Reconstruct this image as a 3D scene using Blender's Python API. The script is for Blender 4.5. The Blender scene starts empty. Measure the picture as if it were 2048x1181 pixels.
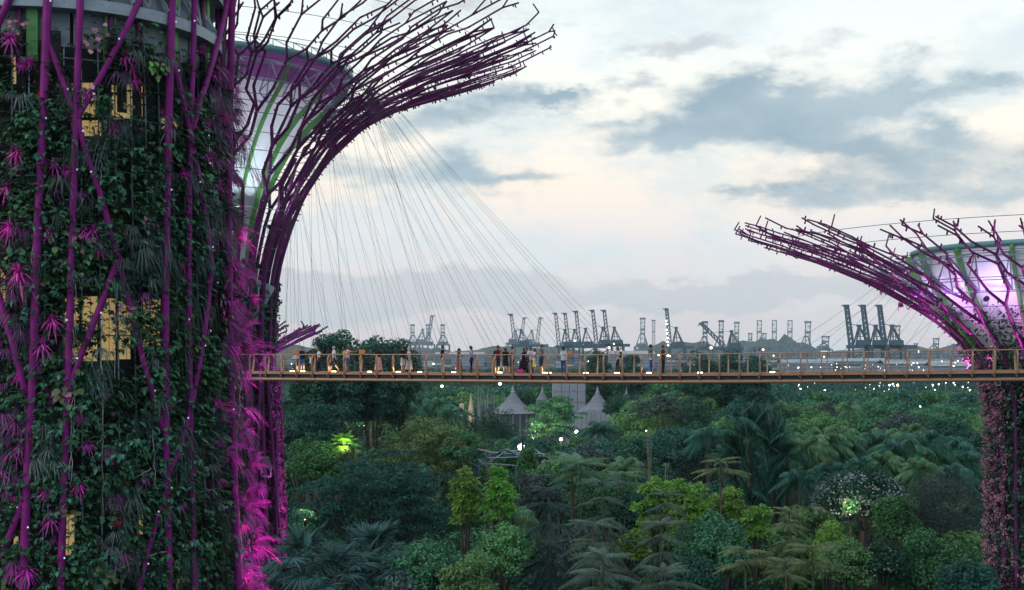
import bpy, math, random
import numpy as np
from mathutils import Vector, Matrix

R = math.radians
sc = bpy.context.scene
COL = sc.collection
F = 2400.0          # focal length in photo pixels (photo 2048 wide, horizon at row 700)
CAMZ = 23.4         # the photographer stands on the aerial walkway

def lin(c):
    return tuple(((v / 255) / 12.92 if v <= 10 else ((v / 255 + 0.055) / 1.055) ** 2.4) for v in c)

# ------------------------------------------------------------------ camera
cam = bpy.data.cameras.new('camera'); cam_o = bpy.data.objects.new('camera', cam); COL.objects.link(cam_o)
cam_o.location = (0, 0, CAMZ); cam_o.rotation_euler = (R(90), 0, 0)
cam.sensor_width = 36; cam.lens = F / 2048 * 36; cam.shift_y = 109.5 / 2048
cam.clip_start = 0.5; cam.clip_end = 9000
sc.camera = cam_o

# ------------------------------------------------------------------ render settings
sc.view_settings.view_transform = 'Standard'; sc.view_settings.look = 'None'
sc.view_settings.gamma = 1; sc.view_settings.exposure = 0; sc.view_settings.use_curve_mapping = False
sc.render.engine = 'CYCLES'
cy = sc.cycles
cy.max_bounces = 6; cy.diffuse_bounces = 2; cy.glossy_bounces = 2; cy.transmission_bounces = 3
cy.volume_bounces = 1; cy.transparent_max_bounces = 6; cy.caustics_reflective = False; cy.caustics_refractive = False
cy.use_denoising = True
try: cy.denoiser = 'OPENIMAGEDENOISE'
except Exception: pass
cy.sample_clamp_indirect = 4

# ------------------------------------------------------------------ sky (dusk, broken cloud)
SUN_EL, SUN_AZ = R(30), R(-125)
def build_world():
    w = bpy.data.worlds.new('World'); sc.world = w; w.use_nodes = True
    nt = w.node_tree; N = nt.nodes; L = nt.links; N.clear()
    def inp(node, i, v):
        if isinstance(v, bpy.types.NodeSocket): L.new(v, node.inputs[i])
        elif v is not None: node.inputs[i].default_value = v
    def M(op, a, b=None, c=None):
        n = N.new('ShaderNodeMath'); n.operation = op
        inp(n, 0, a); inp(n, 1, b); inp(n, 2, c); return n.outputs[0]
    def smooth(v, lo, hi, a=0.0, b=1.0):
        n = N.new('ShaderNodeMapRange'); n.interpolation_type = 'SMOOTHSTEP'
        inp(n, 0, v); n.inputs[1].default_value = lo; n.inputs[2].default_value = hi
        n.inputs[3].default_value = a; n.inputs[4].default_value = b; return n.outputs[0]
    def mix(f, a, b):
        n = N.new('ShaderNodeMix'); n.data_type = 'RGBA'
        inp(n, 0, f); inp(n, 6, a); inp(n, 7, b); return n.outputs[2]
    tc = N.new('ShaderNodeTexCoord'); d = tc.outputs['Generated']
    sx = N.new('ShaderNodeSeparateXYZ'); L.new(d, sx.inputs[0])
    x, y, z = sx.outputs
    az = M('ARCTAN2', x, y); el = M('ARCSINE', z)
    mp = N.new('ShaderNodeMapping'); L.new(d, mp.inputs[0]); mp.inputs['Scale'].default_value = (1, 1, 2.1)
    def noise(scale, detail, off, rough=0.58):
        m2 = N.new('ShaderNodeMapping'); L.new(mp.outputs[0], m2.inputs[0]); m2.inputs['Location'].default_value = (off, off * 1.7, off * .3)
        n = N.new('ShaderNodeTexNoise'); L.new(m2.outputs[0], n.inputs['Vector'])
        n.inputs['Scale'].default_value = scale; n.inputs['Detail'].default_value = detail; n.inputs['Roughness'].default_value = rough
        return n.outputs['Fac']
    n1 = M('SUBTRACT', noise(9, 6, 3.1), 0.5); n2 = M('SUBTRACT', noise(9, 6, 11.3), 0.5); n3 = M('SUBTRACT', noise(15, 10, 7.7, .66), 0.5)
    m1 = M('SUBTRACT', noise(30, 5, 5.5), 0.5); m2 = M('SUBTRACT', noise(30, 5, 15.5), 0.5)
    az2 = M('MULTIPLY_ADD', m1, 0.035, M('MULTIPLY_ADD', n1, 0.10, az)); el2 = M('MULTIPLY_ADD', m2, 0.022, M('MULTIPLY_ADD', n2, 0.065, el))
    def blobs(lst):
        tot = None
        for (px, py, rx, ry, amp) in lst:
            a = math.atan((px - 1024) / F); e = math.atan((700 - py) / F * math.cos(a))
            u = M('MULTIPLY', M('SUBTRACT', az2, a), F / rx); v = M('MULTIPLY', M('SUBTRACT', el2, e), F / ry)
            g = M('EXPONENT', M('MULTIPLY', M('MULTIPLY_ADD', u, u, M('MULTIPLY', v, v)), -1.0))
            tot = M('MULTIPLY', g, amp) if tot is None else M('MULTIPLY_ADD', g, amp, tot)
        return tot
    dark = blobs([(1480, 215, 150, 48, .9), (1650, 205, 150, 50, .9), (1330, 272, 120, 26, .8), (1540, 262, 120, 45, .7),
                  (1700, 305, 150, 42, .7), (1850, 325, 150, 48, .7), (1795, 165, 60, 44, .9), (1900, 180, 120, 24, .7),
                  (2030, 150, 60, 20, .8), (1895, 256, 60, 26, .9), (1230, 236, 70, 16, .6), (1480, 392, 90, 15, .55),
                  (1640, 392, 140, 30, .6), (1900, 385, 200, 28, .6), (960, 228, 170, 34, .8), (1100, 214, 50, 12, .8),
                  (905, 330, 60, 42, .9), (1030, 356, 110, 20, .8), (700, 345, 120, 40, .75), (830, 250, 110, 30, .5),
                  (2150, 330, 120, 60, .7)])
    low = blobs([(700, 598, 230, 46, 1.05), (960, 572, 150, 40, 1.05), (1360, 582, 180, 28, 1.0), (1150, 610, 380, 26, .6),
                 (1700, 590, 230, 34, .7), (400, 590, 220, 50, .7), (900, 40, 330, 55, .55), (1330, 110, 170, 30, .5), (1700, 90, 300, 40, .45), (1250, 180, 120, 20, .5), (2050, 600, 200, 40, .7)])
    mk_d = smooth(M('MULTIPLY_ADD', n3, 1.7, dark), 0.08, 1.05)
    mk_l = smooth(M('MULTIPLY_ADD', n3, 1.3, low), 0.30, 0.72)
    # the same kind of broken cloud carries on outside the frame
    gen = smooth(M('ADD', noise(3.2, 7, 21.0), M('MULTIPLY', n3, .15)), 0.52, 0.68)
    away = M('MAXIMUM', smooth(M('ABSOLUTE', az), 0.47, 0.75), smooth(el, 0.33, 0.55))
    mk_d = M('MAXIMUM', mk_d, M('MULTIPLY', M('MULTIPLY', gen, away), smooth(el, 0.02, 0.12)))
    # high overcast, by elevation
    rp = N.new('ShaderNodeValToRGB'); L.new(M('DIVIDE', el, math.pi / 2), rp.inputs[0])
    st = [(0.0, (205, 201, 206)), (0.028, (210, 206, 209)), (0.060, (222, 218, 218)), (0.085, (241, 229, 215)), (0.12, (244, 239, 226)),
          (0.155, (234, 239, 235)), (0.20, (219, 229, 231)), (0.34, (208, 221, 227)), (0.6, (222, 234, 241)), (1.0, (226, 237, 244))]
    cr = rp.color_ramp
    while len(cr.elements) < len(st): cr.elements.new(0.5)
    for e, (p, c) in zip(cr.elements, st): e.position = p; e.color = lin(c) + (1,)
    base = rp.outputs[0]
    back = mix(smooth(y, -0.9, 0.75), lin((186, 205, 222)) + (1,), base)
    wisp = smooth(noise(7, 9, 31.0, .64), 0.44, 0.66)
    base2 = mix(M('MULTIPLY', wisp, 0.62), back, lin((196, 213, 221)) + (1,))
    col = mix(M('MULTIPLY', mk_l, .85), base2, lin((187, 193, 200)) + (1,))
    shade = mix(smooth(n2, -.2, .2), lin((136, 161, 176)) + (1,), lin((166, 184, 193)) + (1,))
    col = mix(M('MULTIPLY', mk_d, .93), col, shade)
    vs = N.new('ShaderNodeVectorMath'); vs.operation = 'SCALE'; L.new(col, vs.inputs[0]); vs.inputs[3].default_value = 1.27 / 0.1
    sky = N.new('ShaderNodeTexSky'); sky.sky_type = 'NISHITA'; sky.sun_disc = False
    sky.sun_elevation = SUN_EL; sky.sun_rotation = SUN_AZ; sky.air_density = 1.0; sky.dust_density = 1.5
    fin = mix(0.94, sky.outputs[0], vs.outputs[0])
    bg = N.new('ShaderNodeBackground'); L.new(fin, bg.inputs[0]); bg.inputs[1].default_value = 0.1
    out = N.new('ShaderNodeOutputWorld'); L.new(bg.outputs[0], out.inputs[0])
    w.cycles.sampling_method = 'MANUAL'; w.cycles.sample_map_resolution = 512
build_world()

sun = bpy.data.lights.new('sun', 'SUN'); sun.energy = 1.25; sun.angle = R(40); sun.color = (1, .97, .92)
sun_o = bpy.data.objects.new('sun', sun); COL.objects.link(sun_o)
sun_o.rotation_euler = Vector((-math.sin(SUN_AZ) * math.cos(SUN_EL), -math.cos(SUN_AZ) * math.cos(SUN_EL), -math.sin(SUN_EL))).to_track_quat('-Z', 'Y').to_euler()

# ------------------------------------------------------------------ helpers
def P(px, py, Y):
    return Vector(((px - 1024) / F * Y, Y, CAMZ + (700 - py) / F * Y))
def PX(v):
    return (1024 + F * v[0] / v[1], 700 - F * (v[2] - CAMZ) / v[1])

class MB:
    def __init__(s): s.v = []; s.q = []; s.t = []; s.n = 0; s.sm = True
    def add(s, v, f):
        v = np.asarray(v, float).reshape(-1, 3); f = np.asarray(f, int)
        if len(v) == 0 or f.size == 0: return s
        (s.q if f.shape[1] == 4 else s.t).append(f + s.n)
        s.v.append(v); s.n += len(v); return s
    def also(s, f):      # more faces on the verts just added
        base = s.n - len(s.v[-1]); f = np.asarray(f, int)
        (s.q if f.shape[1] == 4 else s.t).append(f + base); return s
    def box(s, c, size, rot=None):
        h = np.array(size) / 2
        v = np.array([(a, b, d) for a in (-1, 1) for b in (-1, 1) for d in (-1, 1)], float) * h
        if rot is not None: v = v @ np.array(rot).T
        return s.add(v + np.array(c), [(0, 1, 3, 2), (4, 6, 7, 5), (0, 4, 5, 1), (2, 3, 7, 6), (0, 2, 6, 4), (1, 5, 7, 3)])
    def beam(s, p, q, w, h=None, up=(0, 0, 1)):
        p = np.array(p, float); q = np.array(q, float); d = q - p; l = np.linalg.norm(d)
        if l < 1e-6: return s
        d /= l; u = np.array(up, float); sd = np.cross(d, u)
        if np.linalg.norm(sd) < 1e-3: sd = np.cross(d, (1, 0, 0))
        sd /= np.linalg.norm(sd); u = np.cross(sd, d)
        return s.box((p + q) / 2, (l, w, h or w), np.stack([d, sd, u], 1))
    def tube(s, pts, rad, n=6, cap=True):
        pts = np.asarray(pts, float); m = len(pts); rad = np.broadcast_to(np.asarray(rad, float), (m,))
        tg = np.gradient(pts, axis=0); tg /= np.maximum(np.linalg.norm(tg, axis=1, keepdims=True), 1e-9)
        a = np.array((0, 0, 1.)) if abs(tg[0][2]) < .9 else np.array((1., 0, 0))
        u = np.cross(tg[0], a); u /= np.linalg.norm(u); V = []
        th = np.arange(n) * 2 * np.pi / n
        for i in range(m):
            u = u - tg[i] * u.dot(tg[i]); u /= max(np.linalg.norm(u), 1e-9); w = np.cross(tg[i], u)
            V.append(pts[i] + rad[i] * (np.cos(th)[:, None] * u + np.sin(th)[:, None] * w))
        i = np.arange(m - 1)[:, None] * n; j = np.arange(n)[None]; k = (j + 1) % n
        f = np.stack([i + j, i + k, i + n + k, i + n + j], -1).reshape(-1, 4)
        s.add(np.concatenate(V), f)
        if cap:
            t = [(0, b + 1, b) for b in range(1, n - 1)] + [((m - 1) * n, (m - 1) * n + b, (m - 1) * n + b + 1) for b in range(1, n - 1)]
            s.also(t)
        return s
    def lathe(s, prof, c=(0, 0, 0), n=24, a0=0, a1=2 * math.pi):
        full = abs(a1 - a0 - 2 * math.pi) < 1e-6; m = n if full else n + 1
        th = a0 + (a1 - a0) * np.arange(m) / n; pr = np.array(prof, float)
        v = np.stack([pr[:, 0, None] * np.cos(th), pr[:, 0, None] * np.sin(th), np.repeat(pr[:, 1, None], m, 1)], -1).reshape(-1, 3) + np.array(c)
        i = np.arange(len(pr) - 1)[:, None] * m; j = np.arange(n)[None]; k = (j + 1) % m
        return s.add(v, np.stack([i + j, i + k, i + m + k, i + m + j], -1).reshape(-1, 4))
    def ball(s, c, r, n=10, m=6):
        th = np.linspace(-np.pi / 2, np.pi / 2, m + 1); rr = np.broadcast_to(np.array(r, float), (3,))
        k = len(s.v); s.lathe(np.stack([np.cos(th), np.sin(th)], 1), (0, 0, 0), n)
        s.v[-1] = s.v[-1] * rr + np.array(c); return s
    def mesh(s, name, mat=None, smooth=True):
        me = bpy.data.meshes.new(name)
        V = np.concatenate(s.v) if s.v else np.zeros((0, 3))
        q = np.concatenate(s.q) if s.q else np.zeros((0, 4), int); t = np.concatenate(s.t) if s.t else np.zeros((0, 3), int)
        me.vertices.add(len(V)); me.vertices.foreach_set('co', V.astype(np.float32).ravel())
        me.loops.add(q.size + t.size); me.loops.foreach_set('vertex_index', np.concatenate([q.ravel(), t.ravel()]).astype(np.int32))
        me.polygons.add(len(q) + len(t))
        st = np.concatenate([np.arange(len(q)) * 4, q.size + np.arange(len(t)) * 3]).astype(np.int32)
        me.polygons.foreach_set('loop_start', st)
        try: me.polygons.foreach_set('loop_total', np.concatenate([np.full(len(q), 4), np.full(len(t), 3)]).astype(np.int32))
        except Exception: pass
        me.polygons.foreach_set('use_smooth', np.full(len(q) + len(t), smooth))
        me.update(calc_edges=True)
        if mat: me.materials.append(mat)
        return me

def link(name, me, parent=None, loc=None, rz=None, scale=None):
    o = bpy.data.objects.new(name, me); COL.objects.link(o)
    if parent: o.parent = parent
    if loc is not None: o.location = loc
    if rz is not None: o.rotation_euler = (0, 0, rz)
    if scale is not None: o.scale = (scale,) * 3 if np.isscalar(scale) else scale
    return o
def build(mb, name, mat, parent=None, smooth=True, **k):
    return link(name, mb.mesh(name, mat, smooth), parent, **k)
def tag(o, label=None, cat=None, group=None, kind=None):
    if label: o['label'] = label
    if cat: o['category'] = cat
    if group: o['group'] = group
    if kind: o['kind'] = kind
    return o
def rebase(root, loc):
    """put a thing's Empty at its base; its parts were built in world coordinates"""
    root.location = loc; inv = Matrix.Translation(-Vector(loc))
    for o in root.children: o.matrix_parent_inverse = inv
def thing(name, label, cat, loc=(0, 0, 0), rz=0, group=None):
    o = link(name, None, None, loc, rz); o.empty_display_size = .2
    return tag(o, label, cat, group)

# ------------------------------------------------------------------ materials
def mat(name, col, rough=.6, metal=0., var=.12, scale=6., emit=None, estr=0., spec=.4, bump=0.):
    m = bpy.data.materials.new(name); m.use_nodes = True; nt = m.node_tree; b = nt.nodes['Principled BSDF']
    b.inputs['Roughness'].default_value = rough; b.inputs['Metallic'].default_value = metal
    b.inputs['Specular IOR Level'].default_value = spec
    tc = nt.nodes.new('ShaderNodeTexCoord'); ns = nt.nodes.new('ShaderNodeTexNoise')
    ns.inputs['Scale'].default_value = scale; ns.inputs['Detail'].default_value = 4
    nt.links.new(tc.outputs['Object'], ns.inputs['Vector'])
    mr = nt.nodes.new('ShaderNodeMapRange'); mr.inputs[1].default_value = .3; mr.inputs[2].default_value = .7
    mr.inputs[3].default_value = 1 - var; mr.inputs[4].default_value = 1 + var
    nt.links.new(ns.outputs['Fac'], mr.inputs[0])
    v = nt.nodes.new('ShaderNodeVectorMath'); v.operation = 'SCALE'; v.inputs[0].default_value = col[:3]
    nt.links.new(mr.outputs[0], v.inputs[3]); nt.links.new(v.outputs[0], b.inputs['Base Color'])
    if bump:
        bp = nt.nodes.new('ShaderNodeBump'); bp.inputs['Strength'].default_value = bump
        nt.links.new(ns.outputs['Fac'], bp.inputs['Height']); nt.links.new(bp.outputs[0], b.inputs['Normal'])
    if emit:
        b.inputs['Emission Color'].default_value = tuple(emit) + (1,); b.inputs['Emission Strength'].default_value = estr
    return m
def leafmat(name, col, var=.35, hue=.03, trans=.22, rough=.55):
    m = bpy.data.materials.new(name); m.use_nodes = True; nt = m.node_tree; N = nt.nodes; L = nt.links
    b = N['Principled BSDF']; out = N['Material Output']
    b.inputs['Roughness'].default_value = rough; b.inputs['Specular IOR Level'].default_value = .25
    oi = N.new('ShaderNodeObjectInfo'); ge = N.new('ShaderNodeNewGeometry')
    hs = N.new('ShaderNodeHueSaturation'); hs.inputs['Color'].default_value = tuple(col) + (1,)
    def mr(s, lo, hi):
        n = N.new('ShaderNodeMapRange'); L.new(s, n.inputs[0]); n.inputs[3].default_value = lo; n.inputs[4].default_value = hi; return n.outputs[0]
    L.new(mr(oi.outputs['Random'], .5 - hue, .5 + hue), hs.inputs['Hue'])
    mu = N.new('ShaderNodeMath'); mu.operation = 'MULTIPLY'
    L.new(mr(ge.outputs['Random Per Island'], 1 - var, 1 + var), mu.inputs[0]); L.new(mr(oi.outputs['Random'], .82, 1.18), mu.inputs[1])
    L.new(mu.outputs[0], hs.inputs['Value']); L.new(hs.outputs[0], b.inputs['Base Color'])
    if trans:
        tr = N.new('ShaderNodeBsdfTranslucent'); L.new(hs.outputs[0], tr.inputs[0])
        mx = N.new('ShaderNodeMixShader'); mx.inputs[0].default_value = trans
        L.new(b.outputs[0], mx.inputs[1]); L.new(tr.outputs[0], mx.inputs[2]); L.new(mx.outputs[0], out.inputs[0])
    return m

MT = dict(
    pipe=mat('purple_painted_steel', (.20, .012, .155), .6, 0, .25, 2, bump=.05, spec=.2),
    pipe_canopy_shaded=mat('shaded_purple_canopy_steel', (.085, .012, .085), .55, 0, .2, 2, bump=.05, spec=.25),  # same purple paint as the near pipes, canopy shade put into the colour
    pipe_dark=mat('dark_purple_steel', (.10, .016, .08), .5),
    cable=mat('steel_cable', (.05, .05, .055), .5, .3),
    hoop=mat('galvanised_hoop', (.16, .19, .22), .45, .5),
    green=mat('green_painted_fin', (.12, .34, .10), .5, 0, .1, 1),
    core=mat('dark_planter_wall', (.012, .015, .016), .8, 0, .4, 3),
    concrete=mat('grey_cladding', (.27, .30, .33), .7, 0, .12, 1.5, bump=.1),
    steelgrey=mat('grey_steel', (.28, .32, .36), .5, .2),
    truss=mat('pale_truss_steel', (.20, .26, .33), .5, .2),
    yellow=mat('warm_lit_panel', (.62, .46, .16), .5, 0, .25, 5, emit=(1, .68, .28), estr=.30),
    fabric=mat('white_membrane', (.74, .77, .80), .6, 0, .05, .6),
    fabric_purple=mat('purple_lit_membrane', (.46, .14, .46), .6, 0, .1, .6),  # purple fabric band, violet lamplight also put into its colour
    teal=mat('teal_rim', (.10, .24, .25), .5),
    rail=mat('bronze_rail', (.36, .20, .125), .42, .25, .12, 8),
    deck=mat('deck_plank', (.33, .22, .14), .7, 0, .2, 5),
    dark=mat('near_black_steel', (.02, .022, .03), .6),  # plain near-black for fittings, also the shade strip along the deck side
    orange=mat('orange_sign_box', (.55, .17, .04), .5),
    lamp=mat('warm_lamp', (.8, .7, .5), .4, emit=(1, .74, .40), estr=7.),
    coollamp=mat('cool_lamp', (.8, .8, .8), .4, emit=(.93, 1, .90), estr=6.),
    warmlamp2=mat('amber_lamp', (.8, .7, .5), .4, emit=(1, .76, .46), estr=6.),
    stud=mat('white_stud', (.8, .8, .85), .3, emit=(.8, .85, 1), estr=.35),
    bark=mat('bark', (.075, .065, .055), .9, 0, .3, 4, bump=.4),
    vine=mat('pale_vine', (.42, .34, .36), .7, 0, .25, 8),
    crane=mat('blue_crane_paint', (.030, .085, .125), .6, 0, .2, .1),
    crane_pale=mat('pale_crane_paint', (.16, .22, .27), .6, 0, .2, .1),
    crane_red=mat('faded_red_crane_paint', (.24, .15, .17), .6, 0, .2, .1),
    pav=mat('pale_lattice', (.17, .19, .225), .6, 0, .1, 1.5),
    pav2=mat('white_lattice', (.23, .255, .295), .6, 0, .1, 1.5),
    tubepale=mat('pale_tube', (.46, .50, .58), .4, .1),
    tubepink=mat('pink_tube', (.55, .26, .34), .4, .1),
    tubeblue=mat('blue_tube', (.10, .16, .30), .4, .1),
    shed=mat('port_shed', (.20, .23, .27), .7, 0, .2, .02),
    hill=mat('hill_woods', (.03, .055, .05), .9, 0, .5, .02),
)
LF = dict(
    dark=leafmat('leaf_dark', (.022, .098, .068), .55),
    mid=leafmat('leaf_mid', (.060, .190, .080), .55),
    soft=leafmat('leaf_soft', (.125, .250, .095), .5),
    bright=leafmat('leaf_bright', (.20, .42, .08), .4, .02, .3),
    palm=leafmat('leaf_palm', (.034, .128, .088), .5),
    palmg=leafmat('leaf_palm_green', (.10, .22, .10), .4),
    fan=leafmat('leaf_fan', (.045, .118, .112), .45),
    tier=leafmat('leaf_tier', (.080, .135, .098), .45),
    tierd=leafmat('leaf_tier_dark', (.028, .068, .064), .45),
    tiery=leafmat('leaf_tier_yellow', (.125, .165, .075), .45),
    grey=leafmat('leaf_grey', (.068, .112, .104), .5),
    flower=leafmat('white_flowers', (.30, .34, .36), .3, .02, .1),
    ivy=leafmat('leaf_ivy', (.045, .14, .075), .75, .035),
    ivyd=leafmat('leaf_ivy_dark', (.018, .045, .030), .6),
    tuft=leafmat('leaf_tuft', (.14, .19, .17), .55),
    ferny=leafmat('leaf_olive', (.14, .17, .07), .4),
    mag=leafmat('leaf_magenta_lit', (.62, .06, .46), .45, .02, .25),  # magenta floodlight put into the leaf colour; bromeliads are partly pink themselves
    magd=leafmat('leaf_purple_lit', (.20, .07, .20), .5, .03, .2),  # leaves under magenta floodlight, its purple cast put into the colour
    pink=leafmat('leaf_pale_pink', (.40, .20, .26), .4, .03, .25),
    red=leafmat('leaf_red', (.40, .05, .06), .4, .02, .2),
    pale=leafmat('leaf_pale', (.30, .30, .20), .3),
    grass=leafmat('lawn', (.03, .07, .035), .3, .02, 0),
)

# ------------------------------------------------------------------ leaf builders
def unit(a): return a / np.maximum(np.linalg.norm(a, axis=-1, keepdims=True), 1e-9)
def leaves(mb, p, n, size, rng, asp=.5, jit=.42):
    p = np.asarray(p, float); m = len(p); n = unit(np.asarray(n, float) + rng.normal(0, jit, (m, 3)))
    t = rng.normal(0, 1, (m, 3)); t = unit(t - n * (t * n).sum(1, keepdims=True)); b = np.cross(n, t)
    s = (np.broadcast_to(size, (m,)) * rng.uniform(.65, 1.35, m))[:, None] * .5
    bend = n * s * .25
    v = np.stack([p - t * s - bend, p + b * s * asp * 1.1, p + t * s - bend, p - b * s * asp * 1.1], 1).reshape(-1, 3)
    mb.add(v, np.arange(4 * m).reshape(m, 4)); return mb
def strips(mb, p, d, length, width, droop, rng=None, K=3, roll=None):
    p = np.asarray(p, float); m = len(p); d = unit(np.asarray(d, float))
    length = np.broadcast_to(length, (m,)); width = np.broadcast_to(width, (m,)); droop = np.broadcast_to(droop, (m,))
    side = np.cross(d, (0, 0, 1.)) + 1e-4; side = unit(side)
    if roll is not None:
        u = np.cross(side, d); a = np.broadcast_to(roll, (m,))[:, None]; side = side * np.cos(a) + u * np.sin(a)
    t = np.linspace(0, 1, K + 1)
    c = p[:, None] + d[:, None] * (length[:, None] * t)[..., None]
    c[..., 2] -= (droop * length)[:, None] * t ** 2
    w = (width[:, None] * (np.sin(np.pi * (t * .8 + .2)) * .92 + .08))[..., None] * .5
    a = c - side[:, None] * w; b = c + side[:, None] * w
    v = np.stack([a, b], 2).reshape(m, -1, 3)
    q = np.array([(2 * i, 2 * i + 1, 2 * i + 3, 2 * i + 2) for i in range(K)])
    f = (np.arange(m)[:, None, None] * (2 * (K + 1)) + q[None]).reshape(-1, 4)
    mb.add(v.reshape(-1, 3), f); return mb
def ball_dirs(n, rng, zmin=-1):
    z = rng.uniform(zmin, 1, n); a = rng.uniform(0, 2 * np.pi, n); r = np.sqrt(1 - z * z)
    return np.stack([r * np.cos(a), r * np.sin(a), z], 1)

def crown_lobed(rng, rx, rz, zc, nl, lr, nleaf, ls, zmin=-.25, flat=.65, asp=.5, inner=.12, rag=.16):
    """leafy crown: rounded leaf clumps spread over an uneven dome"""
    mb = MB()
    d = ball_dirs(nl, rng, zmin); rad = np.where(rng.random(nl) < rag, rng.uniform(1.0, 1.2, nl), rng.uniform(.6, 1.02, nl))
    c = d * np.array((rx, rx, rz)) * rad[:, None] + (0, 0, zc)
    k = int(nl * inner); c[:k] = c[:k] * np.array((.5, .5, 1)) + (0, 0, -rz * .15)
    r = lr * rng.uniform(.65, 1.35, nl)
    per = np.maximum((nleaf * r ** 2 / (r ** 2).sum()).astype(int), 6)
    idx = np.repeat(np.arange(nl), per); m = len(idx)
    q = ball_dirs(m, rng, -.45); sh = rng.uniform(.72, 1.05, m)[:, None]
    p = c[idx] + q * (r[idx, None] * np.array((1, 1, flat))) * sh
    leaves(mb, p, q + (0, 0, .35), ls, rng, asp)
    return mb
def crown_feather(rng, rx, rz, zc, nl, lr, ls):
    """soft crown of drooping feathery sprays gathered in rounded tufts"""
    mb = MB(); d = ball_dirs(nl, rng, -.55); rad = rng.uniform(.45, 1.0, nl)
    c = d * np.array((rx, rx, rz)) * rad[:, None] + (0, 0, zc)
    r = lr * rng.uniform(.7, 1.3, nl); per = 150; idx = np.repeat(np.arange(nl), per); m = len(idx)
    dd = ball_dirs(m, rng, -.15); dd[:, 2] = dd[:, 2] * .8 + .25
    st = c[idx] + dd * (r[idx] * rng.uniform(.15, .65, m))[:, None]
    strips(mb, st, dd, r[idx] * rng.uniform(.35, .75, m), ls * rng.uniform(.8, 1.3, m), rng.uniform(.3, .8, m), rng, 3, rng.uniform(-.6, .6, m))
    return mb
def trunk_mesh(rng, h, r, zc, rx, nb=7, lean=.04):
    mb = MB(); t = np.linspace(0, 1, 6)
    off = np.cumsum(rng.normal(0, lean * h / 6, (6, 2)), 0); off -= off[0]
    pts = np.column_stack([off, t * h]); mb.tube(pts, r * (1 - .55 * t), 7)
    for i in range(nb):
        a = rng.uniform(0, 2 * np.pi); k = rng.integers(2, 5); b = pts[k]
        e = b + np.array((math.cos(a) * rx * rng.uniform(.5, .8), math.sin(a) * rx * rng.uniform(.5, .8), (zc - b[2]) * rng.uniform(.8, 1.2) + h * .05))
        mid = (b + e) / 2 + (0, 0, -.06 * h)
        mb.tube([b, mid, e], [r * .42, r * .28, r * .1], 5)
    return mb

# ================================================================== SETTING
def ground():
    mb = MB(); S = 4600
    mb.add([(-S, -300, 0), (S, -300, 0), (S, 9000, 0), (-S, 9000, 0)], [(0, 1, 2, 3)])
    o = build(mb, 'ground', mat('dark_soil_and_grass', (.022, .042, .034), 1, 0, .5, .15, spec=0)); tag(o, kind='structure')
    mb = MB(); mb.add([(-900, 1150, .03), (2200, 1150, .03), (2600, 2900, .03), (-1500, 2900, .03)], [(0, 1, 2, 3)])
    tag(build(mb, 'quay_pavement', mat('quay_concrete', (.085, .095, .105), 1, 0, .2, .02, spec=0)), kind='structure')
    mb = MB(); a = P(955, 862, 265); b = P(1260, 862, 265)
    mb.add([(a.x, 225, .02), (b.x, 225, .02), (b.x + 4, 300, .02), (a.x - 4, 300, .02)], [(0, 1, 2, 3)])
    tag(build(mb, 'plaza_paving', mat('plaza_stone', (.30, .30, .30), .8, 0, .15, .3)), kind='structure')
    rng = np.random.default_rng(5)
    for k, (x0, x1, top, Y) in enumerate([(150, 720, 688, 3300), (1240, 1480, 684, 3000), (1440, 1640, 676, 3200), (880, 1240, 694, 3500), (1600, 2150, 692, 3600), (700, 950, 696, 3400)]):
        n = 60; xs = np.linspace(x0, x1, n); u = np.linspace(0, 1, n)
        hh = (np.sin(np.pi * u) ** .6) * ((700 - top) / F * Y + CAMZ) * (1 + .12 * np.interp(u * 17, np.arange(19), rng.normal(0, 1, 19)))
        hh = np.maximum(hh + rng.uniform(0, 3.5, n), .5)
        X = (xs - 1024) / F * Y; mb = MB()
        rows = [np.column_stack([X, np.full(n, Y - 260), np.zeros(n)]), np.column_stack([X, np.full(n, Y - 90), hh * .7]), np.column_stack([X, np.full(n, Y), hh]), np.column_stack([X, np.full(n, Y + 250), np.zeros(n)])]
        i = np.arange(3)[:, None] * n; j = np.arange(n - 1)[None]
        mb.add(np.concatenate(rows), np.stack([i + j, i + j + 1, i + n + j + 1, i + n + j], -1).reshape(-1, 4))
        tag(build(mb, 'hill', MT['hill'], smooth=False), kind='structure')
ground()

def floodlight(name, label, loc, target, energy, color, size=30, rad=.25, blend=.6, group='floodlights washing the towers in magenta'):
    """a real fitting (housing + glass) with its own spot lamp"""
    loc = Vector(loc); d = (Vector(target) - loc).normalized()
    t = thing(name, label, 'floodlight', loc, 0, group)
    mb = MB(); mb.tube([(0, 0, 0), tuple(d * .10), tuple(d * .32)], [.08, .14, .17], 10); build(mb, 'housing', MT['dark'], t)
    mb = MB(); s = d.cross(Vector((0, 0, 1))); s = s.normalized() if s.length > .01 else Vector((1, 0, 0))
    mb.beam(-s * .2, -s * .2 - Vector((0, 0, .3)), .04); mb.beam(s * .2, s * .2 - Vector((0, 0, .3)), .04); mb.beam(-s * .2 - Vector((0, 0, .3)), s * .2 - Vector((0, 0, .3)), .05)
    build(mb, 'bracket', MT['steelgrey'], t)
    l = bpy.data.lights.new('spot_lamp', 'SPOT'); l.energy = energy; l.color = color; l.spot_size = R(size); l.spot_blend = blend; l.shadow_soft_size = rad
    lo = bpy.data.objects.new('spot_lamp', l); COL.objects.link(lo); lo.parent = t; lo.location = d * .40
    lo.rotation_euler = d.to_track_quat('-Z', 'Y').to_euler()
    return t
MAG = (1, .10, .78); VIO = (.62, .22, 1)

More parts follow.
